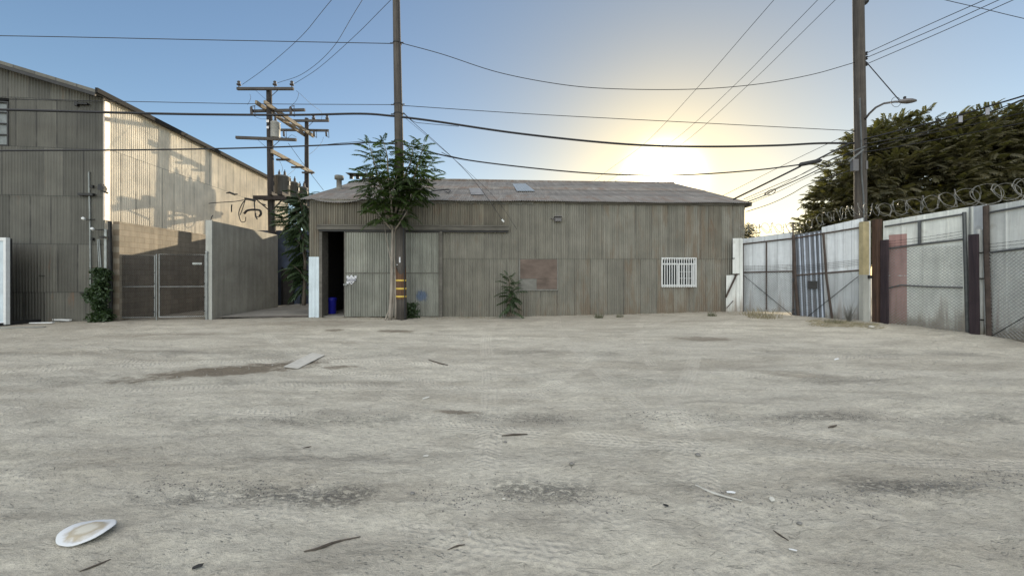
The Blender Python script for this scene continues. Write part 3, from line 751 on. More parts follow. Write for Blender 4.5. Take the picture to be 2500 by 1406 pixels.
def strands(mb, A, B, n=3, dz=-.07, sag=.01, r=.004):
    for k in range(n):
        pts = []
        for i in range(13):
            t = i/12; p = A.lerp(B, t)+Vector((0, 0, k*dz-sag*4*t*(1-t)*(1+k*.6))); pts.append(p)
        mb.tube(pts, r, 4)
        for i in range(1, int((B-A).length/.13)):
            p = A.lerp(B, i*.13/(B-A).length)+Vector((0, 0, k*dz-sag*4*(i*.13/(B-A).length)*(1-i*.13/(B-A).length)*(1+k*.6)))
            mb.bar(p+Vector((-.008, -.01, -.016)), p+Vector((.008, .01, .016)), .004, .004)
def ribbed(mb, x0, x1, zb, zt, y, rib=.30, rw=.03, rd=.018, th=.004):
    "flat sheet with raised vertical ribs"
    n = max(1, int(round((x1-x0)/rib)));
    prof = []
    for i in range(n):
        a = x0+(x1-x0)*i/n; w_ = (x1-x0)/n
        prof += [(a, 0), (a+w_-3*rw, 0), (a+w_-2.3*rw, -rd), (a+w_-.7*rw, -rd)]
    prof.append((x1, 0))
    o = len(mb.v)
    for x, d in prof:
        mb.v.append((x, y+d, zb(x) if callable(zb) else zb)); mb.v.append((x, y+d, zt(x) if callable(zt) else zt))
    for i in range(len(prof)-1): a = o+2*i; mb.f.append((a, a+2, a+3, a+1))
def lin(F, p, q):
    "z as linear function of local x through two photo pixels"
    (x0, z0), (x1, z1) = F.p(*p), F.p(*q)
    return lambda x: z0+(x-x0)/(x1-x0)*(z1-z0)

P_a = (9.12, 14.62); P_b = at(1940, 780, 13.35); P_c = at(2100, 790, 12.2); P_d = at(2160, 795, 11.75); P_e = at(2368, 815, 10.1); P_f = at(2403, 822, 9.75)
A2 = lambda p: (p.x, p.y) if isinstance(p, Vector) else p
def gzp(P): return gz(P[0], P[1])

# --- leaf 1
F1 = Frame(P_a, A2(P_b))
t1 = thing('fence_gate', 'pale sheet-backed chain-link gate leaf nearest the shed, with diagonal tie rod', 'gate', F1.loc, F1.rz)
xa, xb = F1.x(1813), F1.x(1936)
top = lin(F1, (1813, 583), (1937, 566)); bot = lambda x: .10-.0*(x)
def botf(x): return .14+(x-xa)/(xb-xa)*(.0)
rail1 = lin(F1, (1813, 596), (1936, 582)); rail2 = lin(F1, (1813, 665), (1936, 662))
mb = MB(); ribbed(mb, xa, xb, lambda x: botf(x)+.02+.10*max(0, (x-xa)/(xb-xa)), top, .04, .45); s_ = mb.build('sheet', M_fb, t1)
mb = MB(); r_ = .026
mb.tube([(xa, 0, rail1(xa)), (xb, 0, rail1(xb))], r_, 8); mb.tube([(xa, 0, rail2(xa)), (xb, 0, rail2(xb))], r_, 8)
xm = F1.x(1871); mb.tube([(xm, 0, .3), (xm, 0, rail1(xm))], .024, 8); mb.tube([(xb, 0, .05), (xb, 0, top(xb)+.35)], .024, 8); mb.tube([(xa+.02, 0, .15), (xa+.02, 0, rail1(xa))], .02, 8)
mb.build('pipe_frame', M_railrust, t1)
mb = MB(); mb.tube([F1.v(1815, 672, -.03), F1.v(1936, 772, -.03)], .009, 5); mb.build('tie_rod', M_dark, t1)
mb = MB(); chain(mb, xa, xb, .2, rail2(xm), -.015); mb.build('chain_link', M_galv, t1)
mb = MB(); strands(mb, F1.v(1814, 650, -.02), F1.v(1936, 646, -.02), 4, -.05); mb.build('barbed_wire', M_dark, t1)
# --- leaf 2 (leaning)
F2 = Frame(A2(P_b), A2(P_c))
t2 = thing('fence_gate', 'leaning gate leaf with dark striped corrugated sheet and blue-white sheeting', 'gate', F2.loc, F2.rz)
xa, xb = F2.x(1942), F2.x(2108)
rail1 = lin(F2, (1938, 582), (2097, 556)); rail2 = lin(F2, (1945, 672), (2097, 660)); topl = lin(F2, (1940, 573), (2000, 563)); topr = lin(F2, (2000, 556), (2097, 534))
def lean_dx(z): return .10*(1-z/3.0)                 # leaf leans: foot to the right
def sheared(mb_):
    mb_.v = [(x+lean_dx(z), y, z) for x, y, z in mb_.v]; return mb_
xs1 = F2.x(2006)
mb = MB(); mb.b(xa-.12, xa+.25, .10, .11, .0, topl(xa)); mb.build('gap_sheet', M_fg, t2)
mb = MB(); corr(mb, xa-.02, xs1, .06, topl, pitch=.11, amp=.014, y=.035); sheared(mb).build('striped_sheet', M_fg, t2)
mb = MB()
for q in (1951, 1963, 1976, 1989, 2000): x_ = F2.x(q); mb.b(x_-.022, x_+.022, .012, .018, .08, topl(x_)-.05)
sheared(mb).build('pale_rib', M_fstripe, t2)
mb = MB(); ribbed(mb, xs1+.0, xb, .05, topr, .06, .22, .028, .02); mb.build('sheet', M_fb, t2)
mb = MB()
mb.tube([(xa, 0, rail1(xa)), (xb, 0, rail1(xb))], .026, 8); mb.tube([(xa, 0, rail2(xa)), (xb, 0, rail2(xb))], .028, 8)
mb.tube([F2.v(1937, 575), F2.v(1941, 680), F2.v(1950, 780)], .05, 8); mb.tube([F2.v(2010, 568, -.01), F2.v(2018, 680, -.01), F2.v(2032, 780, -.01)], .033, 8)
mb.build('pipe_frame', M_railrust, t2)
mb = MB(); mb.tube([F2.v(2095, 675, -.03), F2.v(1965, 778, -.03)], .010, 5); mb.build('tie_rod', M_dark, t2)
mb = MB(); chain(mb, xs1+.1, xb, .1, rail2(xs1), -.02); chain(mb, xa+.1, xs1, .1, rail2(xs1), -.02, r=.003); mb.build('chain_link', M_galv, t2)
mb = MB(); strands(mb, F2.v(1942, 650, -.02), F2.v(2096, 634, -.02), 4, -.055); mb.build('barbed_wire', M_dark, t2)
mb = MB(); mb.b(F2.x(1973), F2.x(1996), -.05, -.04, F2.p(1985, 705)[1], F2.p(1985, 686)[1])
mb.build('lock_plate', M_dark, t2)
wx_ = F2.v(1937, 756, -.04); Mx = Matrix.Rotation(R(90), 3, 'X')
for k in (0, 1): MB().lathe([(.028, -.012), (.045, -.01), (.045, .01), (.028, .012)], wx_+Vector((0, 0, -.15*k)), 12, Mx).build('wheel', M_black, t2)
mb = MB(); mb.box(F2.v(1937, 683, -.03), (.05, .06, .12)); mb.build('hinge', M_black, t2)

# --- posts
def post(name, label, cat, px0, px1, py0, Y, m, base_py=None, dep=None, parts=None, lean=0):
    d_ = dep or .2
    a = at(px0, py0, Y); b_ = at(px1, py0, Y); a.x = (px0-CX)*(Y+d_)/FPX; w_ = b_.x-a.x; cx_ = (a.x+b_.x)/2
    o = MB()
    z0_ = gz(cx_, Y)-.12
    n = 5
    vs = []; fs = []
    for i in range(n+1):
        z = z0_+(a.z-z0_)*i/n; k = 1+.04*math.sin(i*2.1+px0); x_ = cx_+lean*(1-i/n)
        c_ = .12*w_
        ring = [(-w_/2+c_, -d_/2), (w_/2-c_, -d_/2), (w_/2, -d_/2+c_), (w_/2, d_/2-c_), (w_/2-c_, d_/2), (-w_/2+c_, d_/2), (-w_/2, d_/2-c_), (-w_/2, -d_/2+c_)]
        vs += [(x_+p*k-cx_, q*k, z) for p, q in ring]
    for i in range(n):
        for k in range(8): a_ = i*8+k; c2 = i*8+(k+1) % 8; fs.append((a_, c2, c2+8, a_+8))
    fs.append(tuple(range(8))[::-1]); fs.append(tuple(n*8+k for k in range(8)))
    o.add(vs, fs)
    ob = o.build(name, m); ob.location = (cx_, Y+d_/2, 0)
    return tag(ob, label, cat)
# tan/white post with paint
tp = thing('gate_post', 'square white gate post with tan painted upper half at the end of the leaning gate', 'post', (0, 0, 0))
a = at(2097, 541, 12.05); b_ = at(2122, 541, 12.05); a.x = (2097-CX)*12.2/FPX; zt = at(2097, 671, 12.05).z
mb = MB(); mb.b(a.x, b_.x, 12.05, 12.2, -.1, zt); mb.build('lower_post', M_concpost, tp)
mb = MB(); mb.b(a.x, b_.x, 12.052, 12.198, zt, a.z); mb.build('upper_post', M_paint, tp)
mb = MB(); mb.tube([(b_.x+.045, 12.1, -.05), (b_.x+.045, 12.1, a.z+.02)], .04, 10); mb.build('pipe', M_fw, tp)
mb = MB(); mb.lathe([(.02, -.05), (.06, -.05), (.06, .05), (.02, .05)], (b_.x+.0, 12.03, at(2118, 676, 12.05).z), 8); mb.build('hinge', M_dark, tp)
post('timber_post', 'thick brown timber post beside the tan and white gate post', 'post', 2127, 2155, 535, 11.85, M_brownpost)
post('timber_post', 'shorter dark timber post hard against the thick brown post', 'post', 2154, 2165, 585, 11.62, M_purple, dep=.2)

def panel(F, label, px0, px1, topA, topB, r1A, r1B, r2A, r2B, matS, mull=None, mid=None, y_s=.05, tie=None, rib=.45):
    t = thing('sheet_fence', label, 'fence', F.loc, F.rz)
    xa, xb = F.x(px0), F.x(px1)
    top = lin(F, topA, topB); r1 = lin(F, r1A, r1B); r2 = lin(F, r2A, r2B)
    mb = MB(); ribbed(mb, xa-.06, xb+.2, -.05, top, y_s, rib, .02, .012); mb.build('sheet', matS, t)
    mb = MB(); rr = .026
    for rl in (r1, r2): mb.tube([(xa, 0, rl(xa)), (xb, 0, rl(xb))], rr, 8)
    if mull: xm = F.x(mull); mb.b(xm-.03, xm+.03, -.03, .03, r2(xm), r1(xm))
    if mid:
        pts = [F.v(*q, -.01) for q in mid]; MB().tube(pts, .022, 8).build('mid_rail', M_rail, t)
    mb.build('pipe_frame', M_rail, t)
    mb = MB(); chain(mb, xa, xb, .02, min(r2(xa), r2(xb)), -.015, pitch=.09, r=.0045); mb.build('chain_link', M_galv, t)
    mb = MB(); strands(mb, Vector((xa, -.03, r2(xa)+.22)), Vector((xb, -.03, r2(xb)+.22)), 3, -.075, .02); mb.build('barbed_wire', M_dark, t)
    if tie: mb = MB(); mb.tube([F.v(*q, -.03) for q in tie], .009, 5); mb.build('tie_rod', M_dark, t)
    return t, xa, xb
F3 = Frame(A2(P_d), A2(P_e))
pk = (F3.x(2168), F3.x(2212), F3.p(2190, 572)[1])
M_f3 = fence_mat('white_sheet_pink', (.82, .83, .77), .5, (.46, .27, .24), pk)
t3, xa3, xb3 = panel(F3, 'white sheet fence panel with a faded pink strip behind chain link', 2160, 2350, (2155, 540), (2365, 505), (2155, 554), (2352, 523), (2165, 607), (2352, 584), M_f3, 2245, [(2165, 704), (2200, 696), (2270, 700), (2350, 702)])
mb = MB(); mb.tube([F3.v(2354, 518, -.02), F3.v(2356, 600, -.02), F3.v(2362, 815, -.02)], .04, 8); mb.build('end_post', M_rail, t3)
for q in ((2140, 2148), (2165, 2178), (2182, 2196)): MB().b(F3.x(q[0]+25), F3.x(q[1]+25), .02, .026, F3.p(q[0]+25, 672)[1]-.02, F3.p(q[0]+25, 672)[1]).build('white_dash', M_white, t3)
# white sheet column between the panels
F4 = Frame(A2(P_e), A2(P_f))
t4 = thing('fence_column', 'tall pale sheet-clad column with white pipe between two fence panels', 'fence', F4.loc, F4.rz)
mb = MB(); mb.b(F4.x(2362), F4.x(2400), .06, .08, -.1, F4.p(2380, 503)[1]); mb.build('sheet', M_fb, t4)
mb = MB(); mb.tube([F4.v(2391, 560, 0), F4.v(2396, 825, 0)], .05, 10); mb.build('white_pipe', M_fw, t4)
mb = MB(); mb.tube([F4.v(2368, 505, .03), F4.v(2366, 820, .03)], .02, 8); mb.build('thin_pipe', M_galv, t4)
for q in (617, 680, 780): MB().box(F4.v(2393, q, -.05), (.16, .03, .03)).build('hinge', M_dark, t4)
post('timber_post', 'dark purplish timber post in front of the pale fence column', 'post', 2367, 2387, 571, 9.75, M_purple, lean=.03)
P_g = (12.15, 8.2)
F5 = Frame(A2(P_f), P_g)
P_g2 = (12.1, 4.5); P_g3 = (12.2, -4)
F5 = Frame(A2(P_f), (12.2, 6.2))
t5, xa5, xb5 = panel(F5, 'large white sheet fence panel behind chain link at the right edge of the photo', 2407, 2700, (2400, 504), (2500, 487), (2405, 521), (2500, 504), (2405, 618), (2500, 607), M_fw, None, None, tie=((2410, 826), (2560, 740)), rib=.5)
mb = MB(); mb.tube([F5.v(2407, 503, -.02), F5.v(2409, 620, -.02), F5.v(2416, 825, -.02)], .055, 8); mb.build('end_post', M_railrust, t5)
# further panel out of frame to keep the yard closed
F6 = Frame((12.2, 6.1), (12.5, -5))
t6 = thing('sheet_fence', 'plain white sheet fence panel continuing out of the picture on the right', 'fence', F6.loc, F6.rz)
mb = MB(); ribbed(mb, 0, F6.L, -.05, 3.35, .05, .5, .02, .012); mb.build('sheet', M_fw, t6)

# razor wire
def razor(label, pts, rad, pitch, wr=.0075):
    P = [Vector(p) for p in pts]; seg = [(P[i+1]-P[i]).length for i in range(len(P)-1)]; tot = sum(seg)
    mb = MB(); line = []; ph = random.random()*6; nl = int(tot/pitch); K = 20
    for i in range(nl*K+1):
        q, f = divmod(i, K); f /= K
        adv = (q+min(1, max(0, (f-.7)/.3)))*pitch; d = min(adv, tot-1e-4); k = 0
        while k < len(seg)-1 and d > seg[k]: d -= seg[k]; k += 1
        c = P[k].lerp(P[k+1], min(1, d/seg[k])); t = (P[k+1]-P[k]).normalized(); sd = t.cross(Vector((0, 0, 1))).normalized()
        a_ = 2*math.pi*f+math.pi; rr = rad*(1+.13*math.sin(q*1.7+ph)); tl = .30*(1 if q % 2 else -1)+.2*math.sin(q*2.9+ph)
        line.append(c+sd*rr*math.sin(a_)+Vector((0, 0, 1))*(rr*math.cos(a_)+.03*math.sin(q*3.1))+t*(tl*rr*math.sin(a_)+.15*rr*math.cos(a_)*math.sin(q*1.3)))
    mb.tube(line, wr, 4)
    for i in range(2, len(line)-2, 2):
        t = (line[i+1]-line[i-1]).normalized(); mb.bar(line[i]-t*.028, line[i]+t*.024, .026, .003)
    o = mb.build('razor_wire', M_razor); return tag(o, label, 'razor wire')
def wtop(F, px, py, off=.05, dz=.0):
    v = F.v(px, py, off); P = F.P0+F.d*v.x+F.n*off; return Vector((P.x, P.y, v.z+dz))
razor('loose coil of razor wire above the gates beside the shed', [wtop(F1, 1812, 562), wtop(F1, 1880, 556), wtop(F1, 1936, 560), wtop(F2, 1975, 550)], .18, .20)
razor('tight coil of razor wire above the leaning blue-white gate', [wtop(F2, 1975, 548), wtop(F2, 2030, 527), wtop(F2, 2095, 512), wtop(F3, 2160, 512)], .20, .15)
razor('coil of razor wire above the pink-striped fence panel', [wtop(F3, 2160, 512), wtop(F3, 2250, 500), wtop(F3, 2360, 480)], .225, .17)
razor('large coil of razor wire above the fence panel at the right edge', [wtop(F3, 2360, 480), wtop(F5, 2410, 475), wtop(F5, 2500, 462), wtop(F5, 2620, 440)], .25, .22)

# ================================================================== warehouse at left
Cx, Cy = -14.1, 12.8
sd_ = Vector((-.133, 1)).normalized(); fd_ = Vector((-1, -.133)).normalized()
FL = 14.0
WF = Frame((Cx+fd_.x*FL, Cy+fd_.y*FL), (Cx, Cy))       # front, local x from far left to the corner
wh = thing('warehouse', 'tall grey corrugated warehouse with gable front and sunlit side wall on the left', 'warehouse', WF.loc, WF.rz)
rk = lin(WF, (0, 165), (250, 240))
ridge_x = FL-9.5
def gable(x): return rk(x) if x > ridge_x else rk(2*ridge_x-x)
wwx0, wwz1 = WF.p(-80, 243); wwx1, wwz0 = WF.p(22, 357)
mb = MB()
for i, (za, zb) in enumerate(((-.2, 1.05), (1.02, 2.68), (2.64, 4.30), (4.26, 5.93), (5.90, 7.57))):
    yo = -.012*(i % 2)
    segs = [(0, FL)] if i < 4 else [(0, wwx0), (wwx1, FL)]
    for x0, x1 in segs: corr(mb, x0, x1, za, zb, amp=.010, y=yo, seg=4)
corr(mb, 0, FL, 7.54, gable, amp=.008, y=-.012, seg=4)
corr(mb, wwx0, wwx1, 5.90, wwz0, amp=.008, y=0, seg=4)
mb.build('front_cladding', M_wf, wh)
SL = 13.6
side = MB()
# side wall in local frame of the warehouse: local x=FL, going to +y
n = int(SL/.088*6); o = len(side.v)
for i in range(n+1):
    y_ = SL*i/n; xx = FL+.014*math.sin(2*math.pi*y_/.088)
    side.v.append((xx, y_, -.2)); side.v.append((xx, y_, 7.75))
for i in range(n): a_ = 2*i; side.f.append((a_, a_+2, a_+3, a_+1))
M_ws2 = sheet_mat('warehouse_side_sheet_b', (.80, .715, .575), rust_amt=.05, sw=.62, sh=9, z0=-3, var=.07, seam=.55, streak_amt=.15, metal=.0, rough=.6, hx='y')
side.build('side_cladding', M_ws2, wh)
mb = MB(); mb.b(FL-.02, FL+.03, -.03, .16, 3.5, 7.72); mb.build('corner_flashing', M_trim, wh)
mb = MB(); mb.b(0, .03, .05, SL, -.2, gable(0)-.1); mb.poly([(0, SL, -.2), (FL, SL, -.2), (FL, SL, 7.7), (ridge_x, SL, gable(ridge_x)-.1), (0, SL, gable(0)-.1)], (0, -.03, 0)); mb.build('rear_cladding', M_wf, wh)
# roof slabs with overhang to the front
def slab(xa, xb):
    za, zb = gable(xa), gable(xb); mb = MB(); y0, y1 = -.45, SL+.2
    vs = [(xa, y0, za), (xb, y0, zb), (xb, y1, zb), (xa, y1, za)]; t_ = .03; u_ = .14
    P = [Vector(v)+Vector((0, 0, t_)) for v in vs]+[Vector(v)+Vector((0, 0, u_)) for v in vs]
    mb.add(P, [(3, 2, 1, 0), (4, 5, 6, 7), (0, 1, 5, 4), (1, 2, 6, 5), (2, 3, 7, 6), (3, 0, 4, 7)]); return mb
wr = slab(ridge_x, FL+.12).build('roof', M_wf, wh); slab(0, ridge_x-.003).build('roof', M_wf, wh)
mb = MB(); mb.b(FL+.125, FL+.20, -.48, SL+.2, 7.70, 7.86); mb.build('gutter', M_gut, wr)
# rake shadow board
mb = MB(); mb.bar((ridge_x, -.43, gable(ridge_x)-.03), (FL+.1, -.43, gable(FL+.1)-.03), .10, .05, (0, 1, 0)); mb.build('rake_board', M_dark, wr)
# window upper left
mb = MB(); mb.b(wwx0, wwx1, -.02, .04, wwz1-.05, wwz1); mb.b(wwx0, wwx1, -.02, .04, wwz0, wwz0+.04); mb.b(wwx1-.045, wwx1, -.02, .04, wwz0+.04, wwz1-.05); mb.b(wwx0, wwx0+.04, -.02, .04, wwz0+.04, wwz1-.05)
for k in (1, 2, 3): z_ = wwz0+(wwz1-wwz0)*k/4; mb.b(wwx0+.04, wwx1-.045, -.015, .03, z_-.018, z_+.018)
for k in (1, 2): x_ = wwx0+(wwx1-wwx0)*k/3; mb.b(x_-.015, x_+.015, -.012, .028, wwz0+.04, wwz1-.05)
ww = mb.build('window', M_dark, wh); mb = MB(); mb.b(wwx0, wwx1, .045, .05, wwz0, wwz1); mb.build('window_pane', M_wglass, ww)
# conduits and fittings on the front
def wpart(name, m): 
    return lambda mb: mb.build(name, m, wh)
mb = MB(); mb.tube([WF.v(217, 422, -.05), WF.v(220, 560, -.05), WF.v(221, 700, -.05)], .022, 8); mb.tube([WF.v(217, 422, -.05), WF.v(218, 419, .0)], .02, 8); wpart('conduit', M_galv)(mb)
mb = MB(); mb.tube([WF.v(238, 584, -.05), WF.v(243, 660, -.05)], .016, 6); mb.tube([WF.v(242, 584, -.05), WF.v(247, 660, -.05)], .016, 6); mb.b(WF.x(258), WF.x(264), -.06, -.02, .3, WF.p(262, 560)[1]); wpart('conduit', M_galv)(mb)
for q, d_ in (((211, 475, -.08), (.45, .10, .08)), ((203, 254, -.06), (.3, .08, .05)), ((187, 254, -.05), (.09, .08, .14)), ((226, 456, -.06), (.05, .06, .1)), ((226, 584, -.06), (.06, .08, .09)), ((205, 714, -.04), (.3, .03, .03)), ((102, 673, -.03), (.17, .02, .02))):
    MB().box(WF.v(*q), d_).build('bracket', M_dark, wh)
mb = MB(); c_ = WF.v(244, 459, -.12); mb.poly([c_+Vector(q) for q in ((-.06, 0, .12), (.04, 0, .15), (.12, 0, .0), (.1, 0, -.1), (-.08, 0, -.06))], (0, .12, 0)); mb.tube([c_+Vector((.05, .05, -.1)), c_+Vector((.17, .08, -.16))], .03, 6)
o_ = mb.build('horn_speaker', M_black); o_.location = WF.loc; o_.rotation_euler = (0, 0, WF.rz); tag(o_, 'black horn-shaped fitting high on the warehouse corner', 'speaker')
for q, lb in ((205, 'white security camera on the warehouse, left of the vertical conduit'), (227, 'white security camera on the warehouse, just right of the vertical conduit')):
    th_ = thing('security_camera', lb, 'camera', WF.loc, WF.rz, 'security cameras on the warehouse front')
    py_ = 535 if q == 205 else 560; c_ = WF.v(q, py_, -.2); sg = 1
    Mx = Matrix.Rotation(R(78), 3, 'X') @ Matrix.Rotation(R(25), 3, 'Y')
    mb = MB(); mb.lathe([(.03, -.1), (.045, -.09), (.045, .09), (.035, .10)], c_, 12, Mx); mb.build('camera_body', M_white, th_, True)
    mb = MB(); mb.tube([c_, c_+Vector((.1, .06, -.01)), c_+Vector((.16, .19, .02))], .015, 6); mb.build('camera_arm', M_dark, th_)
th_ = thing('wall_lamp', 'small dark lamp on a short arm low on the warehouse corner', 'wall light', WF.loc, WF.rz)
c_ = WF.v(252, 581, -.16); mb = MB(); mb.lathe([(.10, 0), (.08, .04), (.03, .07)], c_, 12); mb.build('lamp_head', M_dark, th_); mb = MB(); mb.tube([c_+Vector((0, 0, .05)), c_+Vector((-.2, .1, .06)), c_+Vector((-.2, .16, .06))], .015, 6); mb.build('lamp_arm', M_dark, th_)
th_ = tag(MB().tube([WF.v(268, 540, -.04+.02), WF.v(269, 600, -.02), WF.v(270, 785, -.02)], .05, 8).build('downpipe', M_dark), 'dark downpipe in the corner between warehouse and block wall', 'pipe'); th_.location = WF.loc; th_.rotation_euler = (0, 0, WF.rz)
# white container end at the left edge
c0 = at(-60, 580, 11.6); c1 = at(14, 580, 11.6)
ct = thing('container', 'tall white metal container end cut by the left edge of the photo', 'container', (c1.x, 11.6, 0), 0)
mb = MB(); corr(mb, -3.0, -.08, .12, c1.z-.1, pitch=.25, amp=.02, y=.03, seg=8); mb.build('container_side', M_patch, ct)
mb = MB(); mb.b(-.08, 0, 0, .1, .05, c1.z); mb.b(-3.0, -.08, 0, .1, c1.z-.1, c1.z); mb.b(-3, -.08, 0, .1, .04, .12); mb.build('container_frame', M_white, ct)
mb = MB(); mb.b(-3.0, -.01, .06, .16, .05, c1.z-.02); mb.build('container_body', M_dark, ct)
# planks on the ground
def plank(lb, p0, p1, w_, h_, m, z=None, nm='plank'):
    a_, b_ = Vector(p0), Vector(p1); o_ = MB().bar(a_, b_, w_, h_).build(nm, m); return tag(o_, lb, 'plank')
def gpt(px, py, lift=0):
    Y = EYE*FPX/(py-HY); X = (px-CX)*Y/FPX
    for _ in range(6):
        z = gz(X, Y); Y = (EYE-z)*FPX/(py-HY); X = (px-CX)*Y/FPX
    return Vector((X, Y, gz(X, Y)+lift))
plank('white board lying along the foot of the warehouse front', gpt(20, 784, .10), gpt(172, 787, .08), .07, .05, M_white)
plank('short white board lying in front of the longer white board', gpt(74, 792, .05), gpt(130, 791, .05), .08, .03, M_white)
plank('long black rubber sheet edge lying by the warehouse', gpt(-40, 800, .06), gpt(122, 784, .07), .25, .08, M_black)
plank('thin grey board lying on the dirt below the black rubber edge', gpt(-20, 803, .03), gpt(110, 800, .03), .07, .02, M_galv)

# ================================================================== block wall, concrete wall, alley
BW = Frame((-13.78, 12.98), (-13.78-.103*11, 12.98+11))
bw_ = thing('block_wall', 'tan concrete block wall behind the chain-link gates, sunlit along its top', 'wall', BW.loc, BW.rz)
mb = MB(); mb.b(0, BW.L, 0, .2, -.2, 3.48); mb.build('masonry', M_block, bw_)
CW = Frame((-11.02, 13.6), (-11.65, 18.4))
cw = thing('concrete_wall', 'plain grey rendered concrete wall standing right of the chain-link gates', 'wall', CW.loc, CW.rz)
mb = MB(); mb.b(0, CW.L, 0, .2, -.2, 3.60); mb.build('wall_body', M_conc, cw)
mb = MB(); mb.b(-.03, 0, -.005, .205, -.2, 3.62); mb.build('end_cap', M_concpost, cw)
mb = MB(); mb.tube([(.06, .1, 3.55), (.12, .1, 3.75), (.2, .1, 3.83)], .015, 5); mb.build('bent_rebar', M_dark, cw)
tag(MB().b(-14.5, -6.2, 20.0, 20.2, -.2, 4.02).build('back_wall', M_plaster), 'dark blue painted wall closing the end of the alley', 'wall')
dd_ = thing('back_door', 'dark doorway in the blue wall at the end of the alley', 'door', (0, 0, 0))
a = at(690, 655, 19.92); b_ = at(714, 740, 19.95); mb = MB(); mb.b(a.x, b_.x, 19.93, 19.99, .02, a.z); mb.build('door_panel', M_wood_in, dd_)
mb = MB(); mb.b(a.x-.07, a.x-.003, 19.9, 19.99, .02, a.z+.07); mb.b(b_.x+.003, b_.x+.07, 19.9, 19.99, .02, a.z+.07); mb.build('door_casing', M_dark, dd_)
mb = MB(); mb.add([(-11.0, 13.75, .045), (-7.7, 13.9, .045), (-7.95, 19.98, .06), (-11.6, 19.98, .06)], [(0, 1, 2, 3)]); pv = mb.build('alley_pavement', M_paving); pv['kind'] = 'structure'
tag(MB().bar(gpt(525, 775, .03), gpt(752, 774, .03), .06, .05).build('ground_track', M_railrust), 'thin rusty steel track lying across the mouth of the alley', 'rail')
# chain link gates
GF = Frame((-14.02, 13.05), (-11.2, 13.55))
for k, (q0, q1, lb) in enumerate(((279, 378, 'left leaf of the grey chain-link double gate by the warehouse'), (389, 501, 'right leaf of the grey chain-link double gate, with a small pale plate'))):
    t = thing('chain_link_gate', lb, 'gate', GF.loc, GF.rz)
    x0, zt_ = GF.p(q0, 623 if k == 0 else 621); x1 = GF.x(q1); zb_ = .1; zm_ = GF.p(q0, 700)[1]
    mb = MB(); r_ = .024
    mb.tube([(x0, 0, zb_), (x0, 0, zt_), (x1, 0, zt_), (x1, 0, zb_), (x0, 0, zb_)], r_, 8); mb.tube([(x0, 0, zm_), (x1, 0, zm_)], .016, 8); mb.build('gate_frame', M_galv, t)
    mb = MB(); chain(mb, x0, x1, zb_, zt_, -.01, .065, .0042); mb.build('chain_link', M_dark, t)
    if k: mb = MB(); mb.b(GF.x(472), GF.x(495), -.05, -.035, GF.p(480, 646)[1], GF.p(480, 641)[1]); mb.build('gate_plate', M_galv, t)
    xx = x1-.02 if k == 0 else x1
    for z_ in (.3, .8, 1.3, 1.7): MB().box((xx, -.03, z_), (.06, .03, .03)).build('hinge', M_dark, t)
for q0, h0, lb, r_ in ((274, 617, 'left steel post of the chain-link gates', .035), (383.5, 625, 'thin centre drop post between the two chain-link gate leaves', .02), (506, 617, 'right steel post of the chain-link gates at the concrete wall', .045)):
    x_, z_ = GF.p(q0, h0); o_ = MB().lathe([(r_, -.1), (r_, z_), (r_*1.2, z_+.01), (r_*.9, z_+.05), (.005, z_+.07)], (0, 0, 0), 10).build('gate_post', M_galv)
    P = GF.P0+GF.d*x_; o_.location = (P.x, P.y-.02, 0); tag(o_, lb, 'post')

# ================================================================== utility poles
def wpole(mb, base, top, r0, r1, n=14):
    base = Vector(base); top = Vector(top); pts = []; rs = []
    for i in range(15):
        t = i/14; p = base.lerp(top, t)+Vector((.015*math.sin(t*5), .015*math.sin(t*7+1), 0)); pts.append(p); rs.append(r0+(r1-r0)*t)
    mb.tube(pts, rs, n)
# main pole
mp = thing('utility_pole', 'tall wooden utility pole with yellow bands in front of the shed door', 'utility pole', (0, 0, 0))
b0 = gpt(981, 780); b0.z = -.3; tP = at(966, -60, 13.5); Y0 = b0.y
mb = MB(); wpole(mb, b0, tP+Vector((0, 0, 1.2)), .185, .12); mb.build('pole_shaft', M_pole, mp, True)
def onpole(py, px=None, dr=0):
    "point on main pole axis at photo row"
    t = 0.5; base = b0; top = tP+Vector((0, 0, 1.2))
    lo, hi = 0., 1.
    for _ in range(30):
        m_ = (lo+hi)/2; p = base.lerp(top, m_); y_ = HY-(p.z-EYE)*FPX/p.y
        if y_ > py: lo = m_
        else: hi = m_
    return p, .185+(.12-.185)*m_
mb = MB()
for q in (684.5, 704.5, 723.5):
    p, r_ = onpole(q); MB().lathe([(r_+.006, -.03), (r_+.012, -.028), (r_+.012, .028), (r_+.006, .03)], p, 20).build('yellow_band', M_yellow, mp, True)
p0_, r0_ = onpole(730); p1_, r1_ = onpole(660)
mb = MB(); n_ = 20; vs = []; fs = []
for i in range(8):
    t = i/7; p = p0_.lerp(p1_, t)
    for k in range(n_):
        a_ = 2*math.pi*k/n_; vs.append(p+Vector((math.cos(a_)*(r0_+.004), math.sin(a_)*(r0_+.004), (0 if i < 7 else .15*math.sin(a_*2+1)))))
for i in range(7):
    for k in range(n_): fs.append((i*n_+k, i*n_+(k+1) % n_, (i+1)*n_+(k+1) % n_, (i+1)*n_+k))
mb.add(vs, fs); mb.build('pole_wrap', M_pole2, mp, True)
mb = MB(); p, r_ = onpole(635); mb.box(p+Vector((.02, -r_-.008, 0)), (.045, .01, .2)); mb.box(p+Vector((-.09, -r_*.75-.008, -.17)), (.03, .01, .03)); mb.build('number_strip', M_signw, mp)
mb = MB(); pts = []
for q in (778, 720, 650, 560, 480, 400, 300, 200, 100, 10): p, r_ = onpole(q); pts.append(p+Vector((r_*.85, -r_*.62, 0)))
mb.tube(pts, .022, 6); mb.build('riser_cable', M_black, mp)
